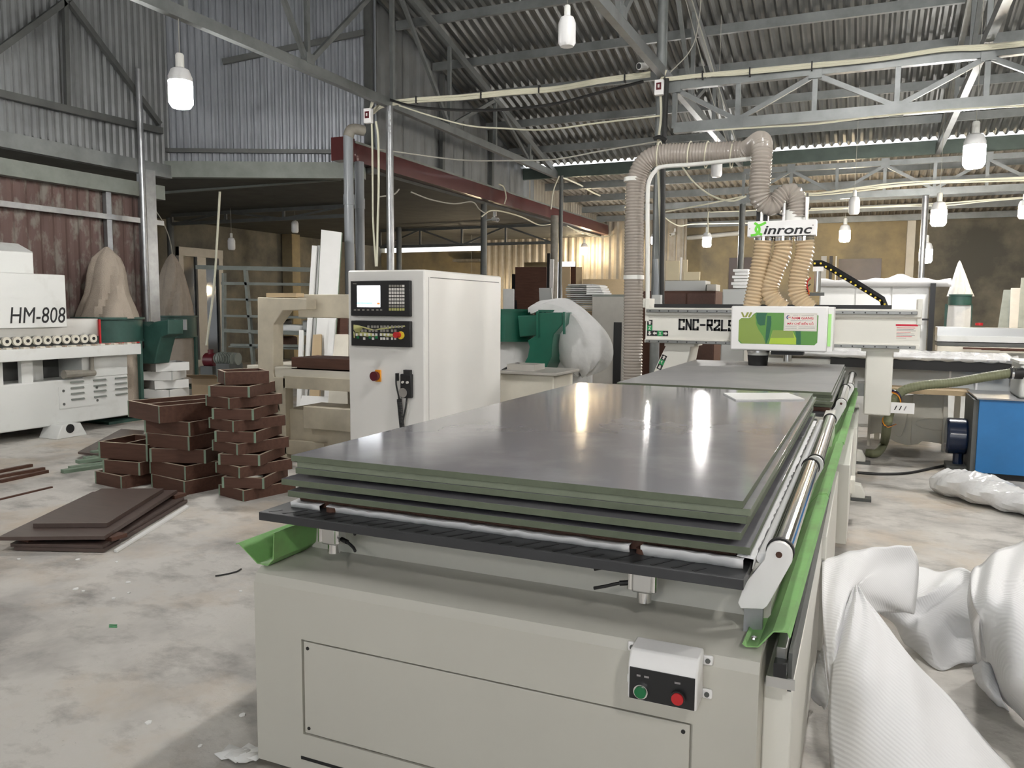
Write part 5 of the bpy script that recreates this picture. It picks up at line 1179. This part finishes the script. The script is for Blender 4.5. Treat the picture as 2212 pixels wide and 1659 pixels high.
for px,half,(c,k,z0,z1) in ((1085,40,cA),(1215,40,cB)):
    c = at(px,735,Y=Yg+.1); MB().grid(bag_rows((c.x,Yg+.35),[(k*.97,z0,0),(k*1.0,z0-.2,0),(k*1.02,.35,0),(k*.98,.12,0),(k*.9,.10,0)],5,.4,.02)).build('waste_bag','bag_white',gc)
    MB().lathe([(k*1.0,0.0),(k*1.0,.10)],(c.x,Yg+.35,0),24).build('foot_drum','collector_green',gc)
# slumped filter bag
rows = []
spine = [(1150,668,.05),(1172,660,.10),(1205,664,.16),(1232,690,.23),(1252,725,.29),(1262,760,.29),(1262,790,.22),(1255,808,.06)]
for a,b_,r in spine:
    c = at(a,b_,Y=Yg+.15); rows.append([c+V((r*math.cos(t)*(1+.09*math.cos(5*t+a*.02)),r*.75*math.sin(t)*.9,(r*.35 if a < 1215 else r*.12)*math.sin(t+.6)+.035*math.cos(6*t+b_*.02))) for t in [2*math.pi*k/22 for k in range(23)]])
sm = []
for j in range(23): sm.append(spline([r[j] for r in rows],5))
MB().grid([[sm[j][i] for j in range(23)] for i in range(len(sm[0]))]).build('slumped_filter_bag','bag_white',gc)
# old planer table
pt = thing('planer_table',at(1130,1000,Y=4.7),'worn pale machine table right of the control cabinet','machine')
MB().box((at(1075,815,Y=4.7).x,4.7,.72),(at(1203,815,Y=4.7).x,5.3,at(1203,806,Y=4.7).z)).build('table','alu_frame',pt,bevel=.006)
MB().box((at(1080,830,Y=4.75).x,4.75,.0),(at(1196,830,Y=4.75).x,5.25,.72)).build('base','cream_furn',pt,bevel=.01); MB().box((at(1090,810,Y=4.8).x,4.85,at(1203,806,Y=4.7).z),(at(1150,810,Y=4.8).x,5.1,at(1203,806,Y=4.7).z+.05)).build('fence','alu_frame',pt)
MB().tube(ps([(1085,800),(1105,790),(1120,786),(1135,796),(1140,806)],5,Y=5.0),.012,6).build('cable','rubber',pt)
# grey steel locker and neighbours
lk = cabinet(1279,636,1352,8.2,.5,'pale_beam','grey green steel locker behind the duct',doors=1,frame='alu_frame'); lk['label'] = 'grey steel locker with a black slot behind the duct'
q0, q1 = at(1326,696,Y=8.17), at(1340,830,Y=8.17); MB().box((q0.x,8.165,max(.1,q1.z)),(q1.x,8.18,q0.z)).build('slot','black',lk)
for k in range(14):
    z = at(1250,668-k*4.2,Y=8.6).z; a = at(1224+random.uniform(-3,3),660,Y=8.6); b_ = at(1279,660,Y=8.6); MB().box((a.x,8.6,z-.02),(b_.x,9.2,z-.002)).build('grey_sheet','grey_melamine' if k % 3 else 'pale_beam',label='grey sheet, level %s of the pile left of the locker' % ('one','two','three','four','five','six','seven','eight','nine','ten','eleven','twelve','thirteen','fourteen')[k],cat='sheet',group='grey sheet pile')
sb = thing('pile_stand',at(1252,760,Y=8.6),'low stand under the grey sheet pile','stand'); MB().box((at(1226,700,Y=8.6).x,8.62,0),(at(1278,700,Y=8.6).x,9.15,at(1250,672,Y=8.6).z-.005)).build('body','carton',sb)
for k in range(4):
    z = at(1300,635-k*5,Y=8.5).z; MB().box((at(1277,630,Y=8.5).x,8.3,z-.01),(at(1314-k*3,630,Y=8.5).x,8.65,z+.015)).build('white_slab','white_melamine',label='white slab, %s of four on the grey locker' % ('lowest','second','third','topmost')[k],cat='slab',group='white slabs on the locker')
def bigboard(x0,y0,x1,y1,Y,mt,label,th=.02,tilt=.25,group='boards standing at the centre back',skew=0):
    P = [at(x0,y1,Y=Y),at(x1,y1,Y=Y),at(x1+skew,y0,Y=Y+tilt),at(x0+skew,y0,Y=Y+tilt)]
    for i,j in ((0,3),(1,2)): P[i] = P[j]+(P[i]-P[j])*(P[j].z/(P[j].z-P[i].z))
    return panel('standing_board',mt,P,th,label,'board',group)
bigboard(1113,577,1180,670,10.5,'wood_dark','large dark brown board standing at the centre back')
bigboard(1106,592,1116,640,10.6,'black','narrow black board left of the large brown board')
bigboard(1180,547,1186,640,10.45,'black','thin black board edge right of the large brown board',skew=2)
bigboard(1166,622,1193,668,9.6,'grey_melamine','pale grey offcut leaning before the brown board',skew=-2)
bigboard(1186,560,1194,640,10.7,'white_melamine','white strip board beside the concrete pole',skew=2)
bigboard(1087,624,1110,668,9.2,'white_melamine','white framed board standing right of the control cabinet')
bigboard(1214,576,1232,620,13.2,'mdf','raw board standing beside the thin dark post'); bigboard(1232,576,1244,616,13.3,'wood_dark','brown board between the raw boards'); bigboard(1244,577,1257,614,13.2,'mdf','second raw board right of the brown one')
bigboard(1258,603,1352,625,13.0,'mdf','long low raw board along the far tin wall')
cabinet(1365,629,1546,9.6,.6,'wood_dark','low red brown cabinet behind the gantry beam',doors=3,frame='wood_dark_x')
def stackbox(x0,y0,x1,y1,Y,dep,mt,label,name='stored_box',cat='box',group=None): return pbox(x0,y0,x1,y1,Y,dep).build(name,mt,bevel=.004,label=label,cat=cat,group=group)
zt9 = at(1440,651,Y=9.65)
stackbox(1436,606,1524,628.5,9.68,.4,'grey_melamine','grey crate on the red brown cabinet'); stackbox(1526,614,1547,628.5,9.7,.35,'alu_frame','small pale box on the red brown cabinet')
for a,b_,c,mt,lb in ((1437,563,1468,'beige_board','tall cream board on the grey crate'),(1468,556,1473,'white_melamine','thin white board edge on the grey crate'),(1474,561,1485,'beige_board','narrow cream board on the grey crate'),(1476,587,1512,'beige_board','low cream board on the grey crate'),(1404,590,1420,'beige_board','cream board half hidden by the conduit post')):
    stackbox(a,b_,c,605.5 if a != 1404 else 628.5,9.72+.03*(a % 3),.03,mt,lb,'cream_board','board','cream boards on the crate')
cabinet(1561,625,1612,8.8,.5,'grey_melamine','light grey cabinet left of the tan hoses',doors=1)
for k in range(6):
    y = 622-k*7; stackbox(1583-(k % 2)*5+k,y-6,1616,y+.5,8.85,.35,'white_melamine','white wrapped bundle, %s from the bottom left of the hoses' % ('first','second','third','fourth','fifth','sixth')[k],'white_bundle','bundle','white bundles')
# boards on the yellow far wall
def wallboard(x0,y0,x1,y1,mt,label,name='wall_board'): a = at(x0,y1,Y=YF-.03); b_ = at(x1,y0,Y=YF-.03); return MB().box((a.x,YF-.03,max(0,a.z)),(b_.x,YF-.002,b_.z)).build(name,mt,label=label,cat='board')
wallboard(1571,556,1624,690,'walnut_face','dark plum panel on the yellow wall left of the hoses'); wallboard(1806,558,1905,690,'walnut_face','dark plum panel on the yellow wall under the cable chain')
for a,c,mt,lb in ((1768,1786,'grey_melamine','grey strip standing on the far wall'),(1786,1799,'black','black strip standing on the far wall'),(1799,1808,'white_melamine','white strip standing on the far wall')): wallboard(a,553,c,690,mt,lb,'standing_strip')
a = at(1960,492,Y=YF-.2); MB().box((a.x,YF-.25,0),(at(1978,492,Y=YF-.2).x,YF-.01,3.4)).build('trim_20','cream_furn',kind='structure',label='pale plaster pilaster on the far wall')
tv = thing('wall_pipe',(0,YF-.15,2.6),'white horizontal pipe across the yellow wall','pipe'); MB().cyl(at(1485,514,Y=YF-.15),at(1606,503,Y=YF-.15),.055,12).build('pipe','pvc_white',tv)
# annex odds and ends
sh = MB().box((at(985,557,Y=YF-.3).x,YF-.5,at(985,566,Y=YF-.3).z),(at(1040,557,Y=YF-.3).x,YF-.01,at(985,561,Y=YF-.3).z)).build('wall_shelf','concrete_pole',label='short plaster ledge on the bright yellow wall',cat='shelf')
# ================================================================ CABLES, BOXES, CAMERAS
def cable(pts, r, mt, label, name='cable', cat='cable', group=None, n=7, **k):
    return MB().tube(ps(pts,n,**k),r,6).build(name,mt,label=label,cat=cat,group=group)
def bundle(pts, label, offs, r=.012, mt='cable_cream', clip=(), n=7, **k):
    t = thing('cable_bundle',at(*pts[0],**k),label,'cable bundle','cream cable bundles')
    for i,o in enumerate(offs):
        q = [(a,b_+o+1.2*math.sin(j*1.7+i*2.2)) for j,(a,b_) in enumerate(pts)]; MB().tube(ps(q,n,**k),r,6).build('wire',mt,t)
    for a,b_ in clip: c = at(a,b_,**k); MB().obox(c,(.012,.05,.08)).build('cable_tie','rubber',t)
bundle([(806,240),(830,224),(900,216),(1000,210),(1100,198),(1200,190),(1300,174),(1405,160)],'cream cable bundle strung between the two near posts',(-3,0,3,5),clip=((900,216),(1040,207),(1165,193),(1350,170)),Y=YP-.05)
bundle([(1438,172),(1520,162),(1600,156),(1757,142),(1900,128),(2040,106),(2130,102),(2260,90)],'cream cable bundle tied along the near girder',(-3,0,3),clip=((1518,163),(1620,156),(1754,143)),Y=YP-.07)
bundle([(1545,281),(1640,274),(1760,268),(1900,252),(2060,236),(2250,226)],'thin cream cable below the near girder',(0,),r=.009,Y=YP-.07)
bundle([(1690,415),(1760,418),(1850,408),(1940,398),(2030,392),(2120,388),(2250,384)],'cream cable bundle along the far girder',(-2,1,4),Y=11.9)
bundle([(1740,452),(1850,448),(1960,444),(2050,440),(2130,432),(2250,424)],'second cream cable bundle behind the far girder',(-1,2),Y=13)
bundle([(812,262),(817,300),(818,400),(816,480),(814,575)],'cream cables running down the post behind the cabinet',(0,),r=.014,Y=YP-.2)
bundle([(803,262),(804,300),(805,400),(806,480),(812,575)],'second cream cable down the post behind the cabinet',(0,),r=.012,Y=YP-.2)
bundle([(1427,205),(1428,250),(1424,290),(1420,330),(1424,420),(1428,560),(1430,640)],'cream cable running down the post beside the duct',(0,),r=.013,Y=YP-.09)
cable([(792,203),(840,215),(900,231),(1000,238),(1100,236),(1200,224),(1300,199),(1390,176)],.016,'rubber','sagging black cable between the two near posts',Y=YP-.1)
cable([(862,228),(930,250),(1010,271),(1080,277),(1180,280),(1290,266),(1425,250)],.009,'cable_cream','thin pale wire sagging below the black cable',Y=YP-.1)
cable([(818,322),(900,334),(1000,346),(1100,347),(1200,344),(1300,326),(1418,306)],.008,'cable_grey','lowest grey wire between the two near posts',Y=YP-.1)
cable([(1212,382),(1250,398),(1290,420),(1345,440)],.016,'cable_cream','twisted pale wires leading to the duct top',X=-3.7)
cable([(1208,380),(1196,410),(1190,452)],.012,'cable_cream','pale loop of wire on the thin dark post',Y=11.8)
cable([(820,425),(850,420),(862,409)],.010,'cable_grey','short grey wire under the red gutter near the post',X=XC+.3)
cable([(888,415),(930,431),(980,440),(1020,436),(1035,452),(1050,462)],.010,'cable_grey','drooping grey wire under the middle of the red gutter',X=XC+.25)
cable([(1040,468),(1060,455),(1090,458),(1130,470),(1165,486),(1195,484)],.012,'cable_cream','pale wire under the red gutter right of the dark post',X=XC+.25)
cable([(1225,488),(1260,504),(1300,512),(1330,506)],.012,'cable_cream','pale wire under the far end of the red gutter',X=XC+.25)
cable([(1078,398),(1088,404),(1093,425),(1090,440)],.012,'cable_cream','pale loop of wire around the red gutter',X=XC+.32)
cable([(1470,355),(1500,395),(1540,424),(1580,434),(1612,424)],.012,'cable_cream','sagging pale wire left of the ribbed duct loop',Y=8.6)
cable([(1436,458),(1500,446),(1560,434),(1605,424)],.010,'cable_cream','straight pale wire crossing the sagging one',Y=9.0)
cable([(1530,505),(1530,462),(1540,458),(1600,456),(1660,452)],.010,'cable_cream','pale conduit feeding the bulb left of the sign box',Y=12.5)
cable([(1434,468),(1450,480),(1470,488),(1500,484),(1620,482)],.012,'cable_cream','pale wires drooping to the corrugated corner',Y=13.5)
cable([(1440,165),(1500,90),(1520,-60)],.006,'cable_grey','thin stay wire rising from the conduit post',Y=YP+.3); cable([(1590,310),(1540,150),(1470,-80)],.008,'cable_grey','long thin stay wire at the top centre',Y=7.4); cable([(1572,312),(1535,200),(1460,-80)],.006,'cable_grey','shorter thin stay wire at the top centre',Y=7.5)
rp = thing('hanging_rope',at(470,600,Y=6.9),'pale rope hanging slanted in front of the glass door','rope'); MB().tube(ps([(475,414),(470,500),(463,610),(452,700),(446,746)],6,Y=6.9),.016,8).build('rope','cable_cream',rp)
cv = thing('conduit',(p2.x+.1,YP-.09,0),'black conduit strapped to the post beside the duct','conduit'); MB().tube(ps([(1440,170),(1437,250),(1433,340),(1432,450),(1430,560),(1430,656)],6,Y=YP-.1),.025,10).build('conduit','rubber',cv); MB().tube(ps([(1412,300),(1425,296),(1440,304)],4,Y=YP-.14),.02,8).build('clamp','rubber',cv)
cd2 = thing('conduit',(p2.x-.1,YP-.09,0),'grey conduit with a grey socket box behind the gantry end','conduit'); MB().tube(ps([(1416,560),(1418,600),(1417,640)],4,Y=YP-.12),.03,10).build('conduit','pvc_grey',cd2)
q0, q1 = at(1409,662,Y=YP-.16), at(1429,637,Y=YP-.16); MB().box((q0.x,YP-.2,q0.z),(q1.x,YP-.1,q1.z)).build('socket_box','grey_melamine',cd2,bevel=.006)
def jbox(px,py,Y,label,w=.085,h=.15):
    c = at(px,py,Y=Y); t = thing('junction_box',c,label,'junction box','junction boxes'); MB().box((c.x-w/2,Y-.06,c.z-h/2),(c.x+w/2,Y,c.z+h/2)).build('case','plastic_white',t,bevel=.005)
    MB().box((c.x-w*.28,Y-.065,c.z-h*.18),(c.x+w*.28,Y-.06,c.z+h*.28)).build('breaker','maroon',t); MB().box((c.x-w*.1,Y-.07,c.z-h*.05),(c.x+w*.1,Y-.064,c.z+h*.15)).build('switch','key_white',t)
    for k in (0,1): MB().tube([c+V((0,0,h/2)),c+V((.02+.02*k,0,h/2+.05)),c+V((.03+.03*k,0,h/2+.10))],.01,6).build('wire','cable_cream',t)
jbox(799,252,YP-.2,'white junction box high on the post behind the cabinet',.10,.17); jbox(1426,191,YP-.1,'white junction box high on the post beside the duct',.09,.15)
def cctv(px,py,label,d,arm=None,**k):
    c = at(px,py,**k); t = thing('security_camera',c,label,'camera','white security cameras'); d = V(d).normalized()
    MB().cyl(c-d*.06,c+d*.06,.035,14).build('body','camera_white',t); MB().cyl(c+d*.06,c+d*.064,.028,14).build('lens','black',t); MB().cyl(c-d*.05,c-d*.05+V((0,.06,.07)),.015,8).build('bracket','camera_white',t); MB().box(c-d*.05+V((-.03,.05,.05)),c-d*.05+V((.03,.07,.13))).build('mount','camera_white',t)
    if arm: MB().cyl(c-d*.03,V(arm)*1,.012,8).build('arm','camera_white',t)
cctv(1388,143,'white security camera near the top of the conduit post',(-.4,-.9,-.2),Y=YP-.15)
cctv(1070,474,'white security camera on the dark post under the red gutter',(.9,-.3,-.2),arm=(pm.x,10.5,at(1070,474,Y=10.44).z),Y=10.44)
cctv(1452,506,'tiny white security camera on the far tin wall',(-.5,-.8,-.2),Y=16.9)
# ================================================================ FLOOR LITTER
rc = random.Random(11)
names = ['nearest the green chute','left of the router','beside the panel pile','under the left picture edge','near the dark strip','in the open floor','close to the foot','before the drawers','by the scuffed patch','near the green bit','at the far left','along the panel shadow']
for i,(a,b_) in enumerate(((40,1208),(167,1209),(252,1214),(278,1258),(165,1272),(180,1277),(278,1281),(520,1277),(320,1561),(523,1545),(432,1612),(245,1293))):
    c = at(a,b_,Z=.001); s_ = .007+rc.random()*.008
    pts_ = [(s_*(.6+.6*rc.random())*math.cos(t),s_*(.6+.6*rc.random())*math.sin(t)) for t in [k*2*math.pi/6 for k in range(6)]]
    MB().prism(pts_,.0,.004,lambda u,v,w: V((c.x+u,c.y+v,w))).build('foam_chip','chip_white',label='white foam chip on the floor '+names[i],cat='chip',group='white chips on the floor')
for k in range(2): p0 = at(236,1354-k*4,Z=.002); MB().beam(p0,p0+V((.03,.012,0)),.004,.004).build('green_bit','sign_green',label=('nearer','farther')[1-k]+' green plastic sliver on the floor',cat='scrap',group='green slivers')
MB().tube(ps([(465,1244,.004),(485,1241,.004),(510,1235,.004),(521,1229,.006)],5),.004,6).build('black_strip','rubber',label='short bent black strip on the floor left of the chute',cat='scrap')
for k,(a,b_) in enumerate(((505,1636),(527,1640),(548,1634))):
    c = at(a,b_,Z=.005); MB().grid([[c+V((u*.045,v*.03,.004+.012*abs(math.sin(u*3+v*2+k)))) for u in (-1,-.4,.2,.8)] for v in (-1,0,1)]).build('torn_foam','chip_white',solid=.003,label=('left','middle','right')[k]+' scrap of torn white foam beside the router foot',cat='scrap',group='torn foam scraps')
